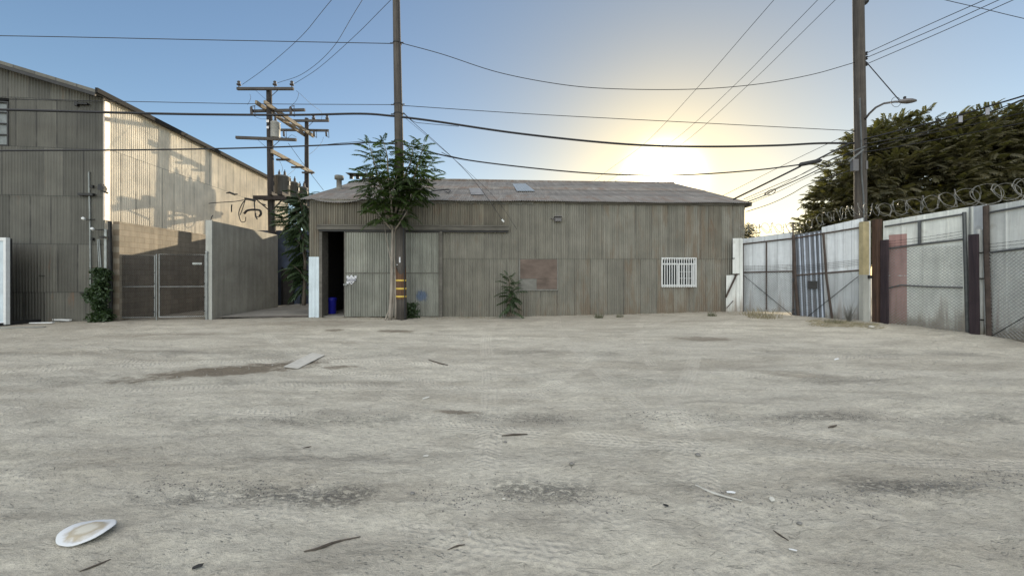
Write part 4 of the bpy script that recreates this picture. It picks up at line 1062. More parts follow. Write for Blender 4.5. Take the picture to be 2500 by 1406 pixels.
def bands(par, polef, rows, m):
    for q in rows:
        mb = MB(); p, r_ = polef(q); mb.lathe([(r_+.003, -.03), (r_+.02, -.02), (r_+.02, .02), (r_+.003, .03)], p, 14); mb.box(p+Vector((-r_-.06, 0, 0)), (.12, .03, .03)); mb.box(p+Vector((r_+.05, -.03, 0)), (.1, .03, .03))
        mb.build('cable_clamp', m, par)
bands(mp, onpole, (106, 256, 279, 345), M_dark)

# right pole + street light
rp_ = thing('utility_pole', 'tall dark wooden pole behind the right fence carrying a street light arm', 'utility pole', (0, 0, 0))
rb = Vector((12.72, 13.5, -.3)); rt = at(2097, -40, 13.5)
mb = MB(); wpole(mb, rb, rt+Vector((0, 0, .6)), .19, .165); mb.build('pole_shaft', M_pole, rp_, True)
mb = MB(); pR = lambda py, px=2098: at(px, py, 13.5)
mb.tube([pR(10, 2112)+Vector((0, -.05, 0)), pR(4, 2110), pR(-30, 2104)], [.09, .12, .05], 8); mb.build('top_bracket', M_black, rp_)
mb = MB(); mb.tube([at(q[0], q[1], 13.3) for q in ((2102, 330), (2101, 200), (2099, 240), (2103, 350), (2103, 420), (2108, 480), (2109, 540))][2:], .025, 6); mb.build('riser_cable', M_rail, rp_)
mb = MB()
for q in (132, 143, 158): mb = MB(); c_ = at(2113, q, 13.45); mb.lathe([(.03, -.05), (.07, -.045), (.04, 0), (.07, .045), (.03, .05)], c_, 10); mb.box(c_+Vector((-.1, 0, 0)), (.12, .04, .04)); mb.build('spool_insulator', M_black, rp_)
MB().box(at(2086, 404, 13.3), (.2, .12, .42)).build('junction_box', M_alu, rp_); MB().box(at(2113, 404, 13.35), (.07, .12, .3)).build('junction_box', M_alu, rp_)
mb = MB(); mb.bar(at(2072, 395, 13.3), at(2108, 365, 13.2), .05, .05); mb.bar(at(2076, 372, 13.3), at(2111, 358, 13.3), .04, .04); mb.build('cable_bracket', M_rail, rp_)
st = thing('street_light', 'cobra-head street light on a curved grey arm fixed to the right pole', 'street light', (0, 0, 0))
arm = [at(*q) for q in ((2111, 293, 13.35), (2122, 278, 13.1), (2138, 263, 12.9), (2158, 253, 12.7), (2185, 249, 12.5), (2200, 249, 12.4))]
mb = MB(); mb.tube(arm, .035, 8); mb.build('lamp_arm', M_alu, st, True)
mb = MB(); c_ = at(2216, 248, 12.3); n_ = 12; prof = [(-.30, .02, .03), (-.24, .07, .06), (-.10, .11, .085), (.06, .13, .085), (.2, .10, .05), (.29, .02, .01)]
vs = []; fs = []
for (u_, hw, hh) in prof:
    for k in range(n_): a_ = 2*math.pi*k/n_; vs.append(c_+Vector((u_, hw*math.cos(a_), hh*math.sin(a_)*(1 if math.sin(a_) > 0 else .7)+.12*0)))
for i in range(len(prof)-1):
    for k in range(n_): fs.append((i*n_+k, i*n_+(k+1) % n_, (i+1)*n_+(k+1) % n_, (i+1)*n_+k))
fs += [tuple(range(n_))[::-1], tuple(5*n_+k for k in range(n_))]
mb.add(vs, fs); mb.build('lamp_head', M_alu, st, True)
mb = MB(); mb.lathe([(.035, 0), (.04, .06), (.02, .08)], c_+Vector((-.1, 0, .085)), 10); mb.build('photocell', M_dark, st)
mb = MB(); lc = at(2186, 248, 12.45)
mb.tube([lc+Vector((.16*math.cos(a_/12*2*math.pi), -.02, .17*math.sin(a_/12*2*math.pi)-.03)) for a_ in range(13)], .008, 4); mb.build('wire_loop', M_black, st)
tag(MB().tube([at(2113, 150, 13.4), at(2195, 245, 12.45)], .016, 5).build('stay_wire', M_wire), 'straight stay wire from the right pole down to the street light arm', 'wire')

# distribution poles A and B with arms
def insulator(mb, p, s=1.):
    mb.lathe([(.015*s, -.08*s), (.015*s, .02*s), (.085*s, .03*s), (.10*s, .06*s), (.06*s, .10*s), (.055*s, .16*s), (.075*s, .18*s), (.03*s, .23*s)], p, 10)
YA, YB = 19.5, 23.0
zA = lambda py: EYE+(HY-py)*YA/FPX
zB = lambda py: EYE+(HY-py)*YB/FPX
xA = lambda px: (px-CX)*YA/FPX
xB = lambda px: (px-CX)*YB/FPX
pa = thing('utility_pole', 'dark wooden distribution pole with three crossarms, nearest the warehouse', 'utility pole', (0, 0, 0))
mb = MB(); wpole(mb, (xA(668), YA, -.3), (xA(657), YA, zA(217)), .21, .13); mb.build('pole_shaft', M_poledark, pa, True)
def arm_(x0, x1, z, Y, par, h=.13, tilt=0, m=M_arm, w_=.11):
    mb = MB(); mb.bar((x0, Y, z), (x1, Y, z-tilt), w_, h); a_ = mb.build('crossarm', m, par)
    return a_
def braces(par, xc, z, Y, dx=.62, dz=.55):
    mb = MB(); mb.bar((xc-dx, Y, z), (xc, Y+.02, z-dz), .03, .012); mb.bar((xc+dx, Y, z), (xc, Y+.02, z-dz), .03, .012); mb.build('arm_brace', M_dark, par)
arm_(xA(586), xA(722), zA(222), YA-.2, pa); braces(pa, xA(657), zA(224), YA-.2)
arm_(xA(606), xA(739), zA(268), YA+.2, pa, tilt=-.07)
arm_(xA(584), xA(729), zA(340), YA-.22, pa, tilt=.12, h=.14); braces(pa, xA(663), zA(344), YA-.2)
for q in (590, 677, 718):
    mb = MB(); insulator(mb, (xA(q), YA-.2, zA(216)+.02), 1.15); mb.build('insulator', M_ceramic, pa, True)
def cutout(mb, p, s=1.):
    p = Vector(p); mb.tube([p, p+Vector((.05, -.05, -.25*s))], .045*s, 8); mb.tube([p+Vector((.14*s, -.05, .05)), p+Vector((.17*s, -.08, -.32*s))], .018, 6)
    mb.bar(p+Vector((-.04, 0, .05)), p+Vector((.16*s, -.05, .07)), .03, .03); mb.bar(p+Vector((.03, -.05, -.26*s)), p+Vector((.18*s, -.08, -.34*s)), .03, .03)
for q in (612, 708):
    mb = MB(); cutout(mb, (xA(q), YA+.05, zA(262)), 1.5); mb.build('fuse_cutout', M_ceramic, pa)
MB().box((xA(659), YA-.2, zA(300)), (.12, .02, .13)).build('pole_plate', M_signw, pa); MB().box((xA(659.5), YA-.2, zA(315)), (.12, .02, .13)).build('pole_plate', M_signw, pa)
pb = thing('utility_pole', 'slimmer dark distribution pole with two crossarms behind the first one', 'utility pole', (0, 0, 0))
mb = MB(); wpole(mb, (xB(749), YB, -.3), (xB(749), YB, zB(289)), .16, .11); mb.build('pole_shaft', M_poledark, pb, True)
arm_(xB(700), xB(806), zB(298), YB-.17, pb); arm_(xB(676), xB(798), zB(315), YB+.17, pb, tilt=.04); braces(pb, xB(749), zB(300), YB-.17, .5, .45)
for q in (769, 802): mb = MB(); insulator(mb, (xB(q), YB-.17, zB(295)), 1.15); mb.build('insulator', M_ceramic, pb, True)
for q in (690, 764, 794): mb = MB(); cutout(mb, (xB(q), YB+.1, zB(319)), 1.3); mb.build('fuse_cutout', M_ceramic, pb)
# paired beams between poles
bm = thing('beam_pair', 'pair of long timber beams bridging the tops of the two distribution poles', 'beam', (0, 0, 0))
for dx_ in (-.22, .22):
    MB().bar((xA(655)+dx_-.05, YA-.55, zA(262)), (xB(750)+dx_+.03, YB+.25, zB(329)), .10, .20).build('beam', M_beam, bm)
mb = MB()
for k in (.35, .5, .65): p = Vector((xA(657), YA-.6, zA(262))).lerp(Vector((xB(750), YB+.2, zB(328))), k); mb.box(p, (.34, .1, .12))
mb.build('spacer_block', M_beam, bm)
bl = thing('beam', 'single lower timber beam with three short cross blocks between the distribution poles', 'beam', (0, 0, 0))
A_, B_ = Vector((xA(672), YA-.3, zA(374))), Vector((xB(755), YB+.35, zB(418)))
mb = MB(); mb.bar(A_, B_, .10, .2); mb.build('timber', M_beam, bl)
for k in (.25, .6, .88): p = A_.lerp(B_, k); MB().box(p+Vector((0, 0, -.13)), (.75, .1, .09)).build('cross_block', M_arm, bl)
# transformer on pole A
def transformer(lb, c, r, h, m, nb=2, grp=None):
    t = thing('transformer', lb, 'transformer', c, 0, grp)
    mb = MB(); mb.lathe([(r*.93, 0), (r, .03), (r, h*.93), (r*1.05, h*.94), (r*1.05, h*.97), (r*.8, h*1.02), (.02, h*1.04)], (0, 0, 0), 20); mb.build('tank', m, t, True)
    for k in range(nb):
        x_ = (-.4+.8*k/(max(1, nb-1)))*r if nb > 1 else 0
        mb = MB(); mb.lathe([(.02, h*.95), (.05, h), (.085, h+.06), (.045, h+.09), (.08, h+.13), (.045, h+.16), (.07, h+.2), (.03, h+.24), (.02, h+.34)], (x_, 0, .02), 10); mb.build('bushing', M_ceramic, t, True)
    mb = MB(); mb.b(r*.98, r*1.12, -.05, .05, h*.55, h*.75); mb.b(-r*1.15, -r*.98, -.06, .06, h*.2, h*.8); mb.build('lug', M_dark, t)
    return t
transformer('pale grey pole transformer hung high on the pole nearest the warehouse', (xA(673)+.02, YA-.1+.05, zA(338)), .22, .82, M_trans, 1)
# platform
pf = thing('transformer_platform', 'dark timber platform slung between the distribution poles under the transformers', 'platform', (0, 0, 0))
zp = zA(486)
MB().bar((xA(630), YA-.32, zp), (xA(706), YA-.32, zp), .14, .2).build('beam', M_poledark, pf)
MB().bar((xA(634), YA+.32, zp+.08), (xA(722), YA+.32, zp+.08), .14, .2).build('beam', M_poledark, pf)
MB().bar((xB(725), YB-.3, zp), (xB(800), YB-.3, zp), .14, .2).build('beam', M_poledark, pf)
for dx_ in (-.45, .45): MB().bar((xA(676)+dx_*.6+.25, YA-.5, zp+.2), (xB(738)+dx_*.6+.1, YB+.2, zp+.2), .14, .16).build('joist', M_poledark, pf)
mb = MB(); mb.bar((xA(637), YA-.36, zp-.1), (xA(664), YA-.25, zA(515)), .05, .05); mb.bar((xA(700), YA-.36, zp-.1), (xA(673), YA-.25, zA(515)), .05, .05); mb.build('diagonal_brace', M_poledark, pf)
zt_ = zp+.29
for i, (q, Y_, r_, h_) in enumerate(((688.5, 20.3, .38, 1.12), (714, 21.6, .34, 1.1), (737, 22.6, .32, 1.05))):
    lb = ('large streaked transformer on the platform, nearest the first pole', 'middle transformer of the three on the platform', 'rearmost transformer on the platform beside the slimmer pole')[i]
    transformer(lb, ((q-CX)*Y_/FPX, Y_, zt_), r_, h_, M_tdark, 2, 'transformers on the pole platform')
# hanging cable terminations in front of the sunlit wall
hc = thing('cable_loops', 'tangled black cable loops hanging between platform and warehouse wall', 'cable', (0, 0, 0))
def sp(pts, n=8):
    "catmull-rom through points"
    P = [Vector(p) for p in pts]; P = [P[0]*2-P[1]]+P+[P[-1]*2-P[-2]]; o_ = []
    for i in range(1, len(P)-2):
        for k in range(n):
            t = k/n; a_, b_, c_, d_ = P[i-1], P[i], P[i+1], P[i+2]
            o_.append(.5*((2*b_)+(c_-a_)*t+(2*a_-5*b_+4*c_-d_)*t*t+(3*b_-a_-3*c_+d_)*t**3))
    o_.append(P[-2]); return o_
mb = MB()
def ln(pts, r_): mb.tube(sp([at(a_, b_, c_) for a_, b_, c_ in pts]), r_, 5)
ln(((632, 487, 19.2), (600, 488, 18.9), (575, 492, 18.6), (530, 495, 18.0), (510, 497, 17.6)), .02)
ln(((598, 485, 19.0), (610, 487, 19.0), (624, 490, 19.1)), .06)
ln(((635, 496, 19.2), (641, 499, 19.2), (648, 501, 19.2)), .035)
ln(((600, 487, 18.9), (590, 500, 18.9), (583, 520, 18.9), (588, 540, 18.9), (598, 541, 18.9), (600, 530, 18.9)), .022)
ln(((598, 490, 18.9), (592, 510, 18.9), (586, 525, 18.9)), .02)
ln(((596, 522, 18.9), (604, 514, 18.9), (620, 512, 18.9), (634, 514, 18.9), (637, 522, 18.9), (633, 528, 18.9)), .055)
ln(((621, 489, 19), (621, 500, 19), (623, 515, 19), (624, 528, 19), (628, 535, 19)), .035)
ln(((624, 528, 19), (632, 530, 19), (634, 527, 19)), .02)
ln(((566, 500, 18.4), (565, 508, 18.4), (565, 518, 18.4)), .03)
mb.build('cable_loop', M_black, hc)
tag(MB().tube([at(552, 472, 18.2), at(560, 470, 18.2), at(572, 475, 18.3), at(580, 474, 18.3)], [.02, .05, .05, .02], 5).build('cable_splice', M_black), 'small black cable splice hanging in front of the sunlit warehouse wall', 'cable')

# ================================================================== overhead lines
def wire(lb, pts, r_=.012, name='power_line', cat='cable', n=8, ext=None):
    P = [at(*q) for q in pts]
    if ext:
        a_, b_ = P[ext[0]], P[ext[1]]; q = b_+(b_-a_)*ext[2]
        if ext[1] in (-1,): P.append(q)
        else: P.insert(0, q)
    s_ = sp(P, n); o_ = MB().tube(s_, r_, 5).build(name, M_wire, None, True)
    return tag(o_, lb, cat)
wire('highest thin line from the left edge to the yellow-banded pole', [(-500, 84, 12.2), (0, 88, 12.8), (500, 98, 13.2), (958, 107, 13.5)], .013)
wire('highest line, sagging between the yellow-banded pole and the right pole', [(977, 105, 13.5), (1080, 133, 13.5), (1220, 178, 13.6), (1380, 208, 13.6), (1520, 218, 13.6), (1700, 218, 13.6), (1850, 206, 13.6), (1980, 183, 13.6), (2087, 153, 13.5)], .013)
wire('thin straight line crossing behind the left pole above the thick cable', [(-600, 240, 11.2), (0, 243, 11.9), (300, 248, 12.5), (620, 254, 13.0), (955, 256, 13.5)], .011)
wire('thin nearly straight line from the yellow-banded pole to the right pole', [(980, 258, 13.5), (1300, 279, 13.6), (1700, 300, 13.6), (2088, 320, 13.5)], .012)
wire('thick black cable from the left edge to the yellow-banded pole', [(-600, 258, 10.8), (0, 268, 11.6), (400, 278, 12.4), (700, 281, 13.0), (880, 278, 13.3), (965, 284, 13.35)], .040)
wire('thick black cable sagging past the sun between the two tall poles', [(965, 284, 13.35), (1060, 296, 13.4), (1250, 324, 13.6), (1450, 346, 13.7), (1600, 356, 13.7), (1750, 358, 13.7), (1900, 355, 13.6), (2000, 350, 13.5), (2085, 350, 13.4)], .040)
wire('lower black cable from the left edge passing into the small tree', [(-600, 372, 10.8), (0, 368, 11.6), (350, 366, 12.5), (620, 361, 13.0), (850, 352, 13.35), (900, 348, 13.4), (970, 352, 13.4)], .027)
wire('lower black cable sagging from the small tree to the splice case', [(975, 350, 13.4), (1085, 380, 13.5), (1200, 399, 13.6), (1400, 420, 13.7), (1560, 428, 13.7), (1700, 426, 13.7), (1850, 415, 13.6), (1955, 402, 13.5)], .026)
wire('thin lashing wire dropping from the thick cable right of the tall pole', [(985, 275, 13.4), (1010, 297, 13.4), (1040, 302, 13.4), (1120, 309, 13.4)], .010)
wire('short lashing wire along the lower cable left of the small tree', [(800, 353, 13.2), (830, 350, 13.2), (868, 347, 13.3), (905, 344, 13.4)], .010)
wire('short lashing wire along the lower cable right of the small tree', [(1078, 372, 13.45), (1095, 380, 13.45), (1130, 388, 13.5), (1150, 392, 13.5)], .012)
wire('guy wire running from the tall pole down across the shed roof to a white insulator', [(982, 275, 13.5), (1115, 395, 13.6), (1180, 470, 13.7), (1228, 540, 13.9)], .009, 'guy_wire')
tag(MB().bar(at(1225, 536, 13.85), at(1230, 542, 13.88), .05, .05).build('strain_insulator', M_white), 'small white insulator at the end of the guy wire on the shed wall', 'insulator')
wire('fainter second guy wire reaching the shed wall right of the white insulator', [(985, 285, 13.5), (1110, 390, 13.6), (1210, 485, 13.9), (1262, 560, 14.2)], .006, 'guy_wire')
# conductors overhead
wire('overhead conductor to the left insulator of the distribution pole', [(592, 207, YA-.2), (650, 165, 18.2), (735, 90, 16.0), (810, 0, 13.8)], .010, ext=(-2, -1, 3))
wire('overhead conductor to the middle insulator of the distribution pole', [(678, 203, YA-.2), (740, 180, 18.2), (810, 120, 16.2), (885, 0, 13.8)], .010, ext=(-2, -1, 3))
wire('overhead conductor to the right insulator of the distribution pole', [(719, 205, YA-.2), (780, 165, 18.2), (870, 85, 16.0), (955, 0, 13.8)], .010, ext=(-2, -1, 3))
wire('left conductor of the three running overhead above the sun to a far pole', [(1447, 444, 41), (1500, 405, 33), (1580, 345, 26), (1708, 209, 18.9), (1890, 0, 14.2)], .011, ext=(-2, -1, 3))
wire('middle conductor of the three running overhead above the sun to a far pole', [(1480, 445, 41), (1560, 395, 33), (1655, 335, 26), (1795, 207, 18.9), (1997, 0, 14.2)], .011, ext=(-2, -1, 3))
wire('right conductor of the three running overhead above the sun to a far pole', [(1503, 443, 41), (1590, 398, 33), (1678, 342, 26), (1830, 205, 18.9), (2040, 0, 14.2)], .011, ext=(-2, -1, 3))
fp = thing('utility_pole', 'tiny far crossarm pole showing just above the shed roof ridge', 'utility pole', (0, 0, 0))
MB().bar(at(1440, 452, 41), at(1506, 448, 41), .14, .16).build('crossarm', M_poledark, fp)
MB().tube([at(1474, 672, 41), at(1474, 449, 41)], .16, 8).build('pole_shaft', M_poledark, fp)
for q in (1446, 1463, 1475, 1503): insulator(m_ := MB(), at(q, 449, 41), 1.4); m_.build('insulator', M_ceramic, fp)
# pole to pole jumpers
for lb, pts in (('thin curved jumper right of the top crossarm', [(723, 222, 19.3), (729, 228, 19.4), (724, 245, 19.6), (712, 258, 19.7)]),
                ('thin curved jumper left of the pole between its upper crossarms', [(610, 230, 19.3), (612, 240, 19.4), (608, 250, 19.5), (604, 256, 19.6)]),
                ('slanting jumper from top crossarm end to the slimmer pole', [(731, 228, 19.4), (760, 255, 20.6), (785, 275, 22), (784, 296, 22.8)]),
                ('drooping jumper under the slimmer pole fuse cutouts', [(790, 335, 22.9), (784, 350, 22.5), (765, 370, 21.8), (750, 380, 21.3)]),
                ('jumper curling down from the middle crossarm to the transformer', [(625, 287, 19.4), (640, 291, 19.3), (660, 291, 19.3), (674, 298, 19.4)]),
                ('thin jumper dropping onto the large platform transformer', [(677, 385, 19.8), (686, 400, 20.0), (690, 412, 20.3), (688, 420, 20.4)]),
                ('thin jumper between the lower beam and the middle platform transformer', [(700, 430, 20.8), (715, 418, 21.4), (728, 405, 21.8), (742, 398, 22.4)]),
                ('curly low jumper at the right end of the lowest crossarm', [(682, 334, 19.3), (700, 338, 19.3), (712, 330, 19.3), (724, 336, 19.3)])):
    wire(lb, pts, .008, 'jumper_wire')
wire('guy wire slanting from the lowest crossarm past the slimmer pole to the shed roof', [(704, 350, 19.6), (740, 400, 19.8), (790, 465, 20.2)], .011, 'guy_wire')
# right hand bundle: pole to shed corner
wire('thick service cable from the splice case to the right corner of the shed roof', [(1790, 487, 14.4), (1880, 443, 14.0), (1955, 406, 13.6)], .034, 'service_cable')
wire('thick cable climbing from the splice case to the right pole', [(1985, 395, 13.5), (2030, 372, 13.45), (2075, 350, 13.4)], .030, 'service_cable')
tag(MB().tube([at(1950, 404, 13.5), at(1955, 402, 13.5), at(2000, 393, 13.5), at(2006, 391, 13.5)], [.03, .075, .075, .03], 10).build('splice_case', M_black, None, True), 'fat black splice case hanging where the cables meet left of the right pole', 'cable box')
for i, (lb, pts, r_) in enumerate((
    ('thin line slanting up from behind the shed corner to the right pole', [(1765, 478, 15.5), (1930, 395, 14.4), (2088, 320, 13.5)], .009),
    ('upper thin service wire below the thick service cable', [(1815, 487, 14.5), (1900, 450, 14.1), (1960, 425, 13.8), (2020, 395, 13.5), (2086, 368, 13.4)], .011),
    ('second thin service wire below the thick service cable', [(1820, 490, 14.5), (1900, 457, 14.1), (1980, 413, 13.7), (2040, 385, 13.5), (2086, 375, 13.4)], .009),
    ('twisted service wire with a loop above the gates', [(1825, 493, 14.5), (1870, 476, 14.3), (1890, 464, 14.2), (1960, 433, 13.8), (2020, 405, 13.5), (2086, 385, 13.4)], .019),
    ('low thin service wire under the looped one', [(1828, 498, 14.5), (1900, 468, 14.1), (1990, 425, 13.7), (2086, 392, 13.4)], .009),
    ('lowest slack cable from shed corner into the big tree', [(1822, 517, 14.6), (1880, 498, 14.3), (1930, 475, 14.0), (1975, 450, 13.7), (2050, 425, 13.5), (2088, 412, 13.4)], .014))):
    wire(lb, pts, r_, 'service_cable')
tag(MB().tube(sp([at(*q) for q in ((1866, 476, 14.3), (1875, 467, 14.3), (1890, 462, 14.2), (1893, 467, 14.2), (1884, 475, 14.2), (1872, 475, 14.3), (1868, 472, 14.3), (1886, 468, 14.2))]), .014, 5).build('cable_slack_loop', M_wire), 'slack loop of cable on the service wires above the gates', 'cable')
# lines leaving the right pole
for lb, pts in (('upper of three lines rising right from the spool insulators', [(2114, 131, 13.4), (2265, 62, 12.2), (2405, 0, 11.0)]),
                ('middle of three lines rising right from the spool insulators', [(2114, 142, 13.4), (2280, 72, 12.2), (2440, 0, 11.0)]),
                ('lower of three lines rising right from the spool insulators', [(2118, 156, 13.4), (2295, 80, 12.2), (2475, 0, 11.0)])):
    wire(lb, pts, .012, ext=(-2, -1, 1.5))
wire('line crossing the top right corner of the sky', [(2250, -16, 14.0), (2305, 0, 14), (2400, 22, 14), (2500, 46, 14), (2700, 90, 14)], .011)
for lb, pts, r_ in (('thick cable in front of the big tree rising to the right edge', [(2110, 340, 13.3), (2230, 310, 12.3), (2330, 285, 11.5), (2430, 255, 10.6), (2500, 234, 10.0), (2620, 195, 9.2)], .024),
                    ('second cable in front of the big tree just below the thick one', [(2110, 352, 13.3), (2250, 325, 12.3), (2370, 290, 11.3), (2440, 265, 10.6), (2500, 243, 10.0), (2620, 205, 9.2)], .016),
                    ('brownish slack cable low across the big tree', [(2110, 362, 13.3), (2250, 330, 12.3), (2350, 310, 11.4), (2500, 275, 10.0), (2620, 250, 9.2)], .012),
                    ('lowest cable across the big tree from the right pole', [(2110, 372, 13.3), (2250, 348, 12.3), (2370, 325, 11.3), (2500, 300, 10.0), (2620, 280, 9.2)], .012)):
    wire(lb, pts, r_, 'service_cable')
for (q, r0, lb) in ((2345, 291, 'white cable tag hanging on the lines in front of the tree, left one'), (2411, 272, 'white cable tag hanging on the lines in front of the tree, right one')):
    Y_ = 11.4 if q == 2345 else 10.8
    c_ = at(q, r0, Y_); t = thing('cable_tag', lb, 'tag', c_); MB().box((0, 0, 0), (.11, .015, .20)).build('tag_plate', M_signg, t); MB().tube([(0, 0, .11), (.01, 0, .19)], .006, 4).build('tag_hook', M_dark, t)

# ================================================================== vegetation
def leaf_template(pairs=9, length=.75, ll=.13, lw=.038, droop=.35, curl=.25):
    "compound leaf along +x, up +z; returns V,F (triangles)"
    V = []; F = []
    def rach(t): return np.array([length*t*(1-.08*t), 0, -droop*length*t*t])
    # rachis: thin strip of 3 segments
    pr = [rach(t) for t in (0, .35, .7, 1)]
    for i in range(3):
        o = len(V); w_ = .006
        V += [pr[i]+[0, w_, 0], pr[i]-[0, w_, 0], pr[i+1]]; F += [(o, o+1, o+2)]
    for i in range(pairs):
        t = .18+.78*i/(pairs-1) if pairs > 1 else .5
        p = rach(t); s = 1-.45*abs(t-.45)
        for sg in (-1, 1):
            a = math.radians(62-28*t+(RNG.random()-.5)*16); dirv = np.array([math.cos(a), sg*math.sin(a), -.30-.25*RNG.random()])
            dirv /= np.linalg.norm(dirv); side = np.cross(dirv, [0, 0, 1.]); side /= np.linalg.norm(side)
            L_ = ll*s; o = len(V)
            mid = p+dirv*L_*.42+np.array([0, 0, .012]); tip = p+dirv*L_+np.array([0, 0, -curl*L_])
            V += [p, mid+side*lw/2+[0, 0, -.008], mid, mid-side*lw/2+[0, 0, -.008], tip]
            F += [(o, o+1, o+2), (o, o+2, o+3), (o+1, o+4, o+2), (o+2, o+4, o+3)]
    return np.array(V, float), np.array(F)
def rotm(az, el, roll):
    ca, sa, ce, se, cr, sr = math.cos(az), math.sin(az), math.cos(el), math.sin(el), math.cos(roll), math.sin(roll)
    Rz = np.array([[ca, -sa, 0], [sa, ca, 0], [0, 0, 1]]); Ry = np.array([[ce, 0, -se], [0, 1, 0], [se, 0, ce]]); Rx = np.array([[1, 0, 0], [0, cr, -sr], [0, sr, cr]])
    return Rz @ Ry @ Rx
def scatter(items, temps):
    "items: (pos, az, el, roll, scale, template index)"
    Vs, Fs = [], []; o = 0
    for pos, az, el, ro, s, k in items:
        V, F = temps[k]; W = (V*s) @ rotm(az, el, ro).T+np.asarray(pos); Vs.append(W); Fs.append(F+o); o += len(V)
    return np.concatenate(Vs), np.concatenate(Fs)
T_heaven = [leaf_template(12, .85, .20, .062, d, .35) for d in (.18, .3, .42, .55)]
T_small = [leaf_template(8, .42, .11, .042, d, .3) for d in (.2, .4, .55)]
T_big = [leaf_template(9, .50, .155, .056, d, .25) for d in (.1, .25, .4)]

def stem_crown(stems, temps, dens=14., elev=(75, -15), sc=(.7, 1.1), start=.3, azbias=None):
    items = []
    for pts, r0 in stems:
        P = sp(pts, 6); n = len(P); seg = [(P[i+1]-P[i]).length for i in range(n-1)]; tot = sum(seg); m_ = int(tot*(1-start)*dens)
        for j in range(m_):
            t = start+(1-start)*(j+.5)/m_; d = t*tot; i = 0
            while i < n-2 and d > seg[i]: d -= seg[i]; i += 1
            p = P[i].lerp(P[i+1], min(1, d/seg[i])); az = j*2.4+random.uniform(-.4, .4)
            if azbias is not None and random.random() < azbias[1]: az = azbias[0]+random.uniform(-.8, .8)
            el = R(elev[1]+(elev[0]-elev[1])*((t-start)/(1-start))**2.2+random.uniform(-14, 14))
            items.append((p, az, el, random.uniform(-.5, .5), random.uniform(*sc)*(1-.35*((t-start)/(1-start))**3), random.randrange(len(temps))))
    return items
def stems_mesh(stems, extra=None):
    mb = MB()
    for pts, r0 in stems:
        P = sp(pts, 6); mb.tube(P, [max(.006, r0*(1-.85*i/(len(P)-1))) for i in range(len(P))], 7)
    return mb
# tree wrapped round the yellow-banded pole
q_ = lambda px, py, Y=13.45: at(px, py, Y)
trunks = [([q_(952, 780, 13.2), q_(956, 700, 13.25), q_(957, 620, 13.3), q_(958, 540, 13.3), q_(950, 450, 13.3), q_(945, 385, 13.3)], .068),
          ([q_(957, 778, 13.25), q_(962, 700, 13.3), q_(955, 640, 13.3), q_(943, 580, 13.25), q_(936, 530, 13.2)], .035),
          ([q_(966, 778, 13.3), q_(966, 690, 13.3), q_(962, 600, 13.35), q_(968, 540, 13.3), q_(978, 470, 13.2)], .045),
          ([q_(940, 782, 13.1), q_(948, 760, 13.2), q_(956, 740, 13.25)], .03)]
cr = [([q_(958, 540, 13.3), q_(930, 460, 13.05), q_(912, 390, 13.0), q_(900, 350, 13.0)], .045),
      ([q_(960, 560, 13.3), q_(935, 500, 13.1), q_(905, 455, 13.0), q_(893, 415, 13.0)], .04),
      ([q_(958, 540, 13.2), q_(930, 505, 13.0), q_(908, 480, 12.9)], .035),
      ([q_(958, 520, 13.2), q_(948, 430, 12.9), q_(945, 380, 12.9), q_(935, 345, 12.9)], .045),
      ([q_(970, 530, 13.2), q_(1005, 450, 12.95), q_(1024, 390, 13.0), q_(1036, 350, 13.0)], .045),
      ([q_(970, 530, 13.2), q_(1000, 470, 13.1), q_(1036, 425, 13.2), q_(1052, 392, 13.3)], .04),
      ([q_(970, 540, 13.2), q_(1005, 480, 13.0), q_(1036, 455, 13.0), q_(1048, 438, 13.0)], .035),
      ([q_(965, 520, 13.1), q_(985, 440, 12.8), q_(1004, 390, 12.8), q_(1008, 352, 12.9)], .04),
      ([q_(960, 540, 13.1), q_(955, 500, 12.8), q_(962, 455, 12.6), q_(970, 425, 12.6)], .035),
      ([q_(965, 560, 13.2), q_(985, 530, 12.9), q_(1000, 505, 12.8)], .03),
      ([q_(955, 560, 13.2), q_(930, 530, 12.9), q_(915, 510, 12.8)], .03)]
tr = thing('tree', 'small leafy tree with pale stems growing around the yellow-banded pole', 'tree', (0, 0, 0))
stems_mesh(trunks+cr).build('trunk', M_stem, tr, True)
items = stem_crown(cr, T_heaven, 26, (46, -2), (.6, 1.0), .38)
V, F = scatter(items, T_heaven); build_np('crown', V, F, M_leaf, tr)
# tree by the alley
tr2 = thing('tree', 'dark drooping tree in the alley between concrete wall and shed', 'tree', (0, 0, 0))
q2 = lambda px, py, Y=15.2: at(px, py, Y)
st2 = [([q2(742, 745), q2(744, 680), q2(745, 620), q2(742, 560), q2(735, 500), q2(725, 470)], .09),
       ([q2(746, 640), q2(735, 600, 15.0), q2(715, 580, 14.8)], .04), ([q2(745, 600), q2(730, 560, 15.0), q2(705, 540, 14.9), q2(695, 530, 14.9)], .04),
       ([q2(744, 560), q2(725, 520, 15.0), q2(705, 500, 14.9)], .035), ([q2(740, 540), q2(745, 500, 15.3), q2(755, 470, 15.6)], .035),
       ([q2(745, 680), q2(730, 660, 14.9), q2(715, 648, 14.8)], .03), ([q2(742, 550), q2(738, 510, 15.2), q2(740, 475, 15.4)], .03)]
stems_mesh(st2).build('trunk', M_bark, tr2, True)
items = stem_crown(st2, T_heaven, 26, (35, -20), (.6, 1.0), .12, (R(185), .6))
V, F = scatter(items, T_heaven); build_np('crown', V, F, M_leafd, tr2)
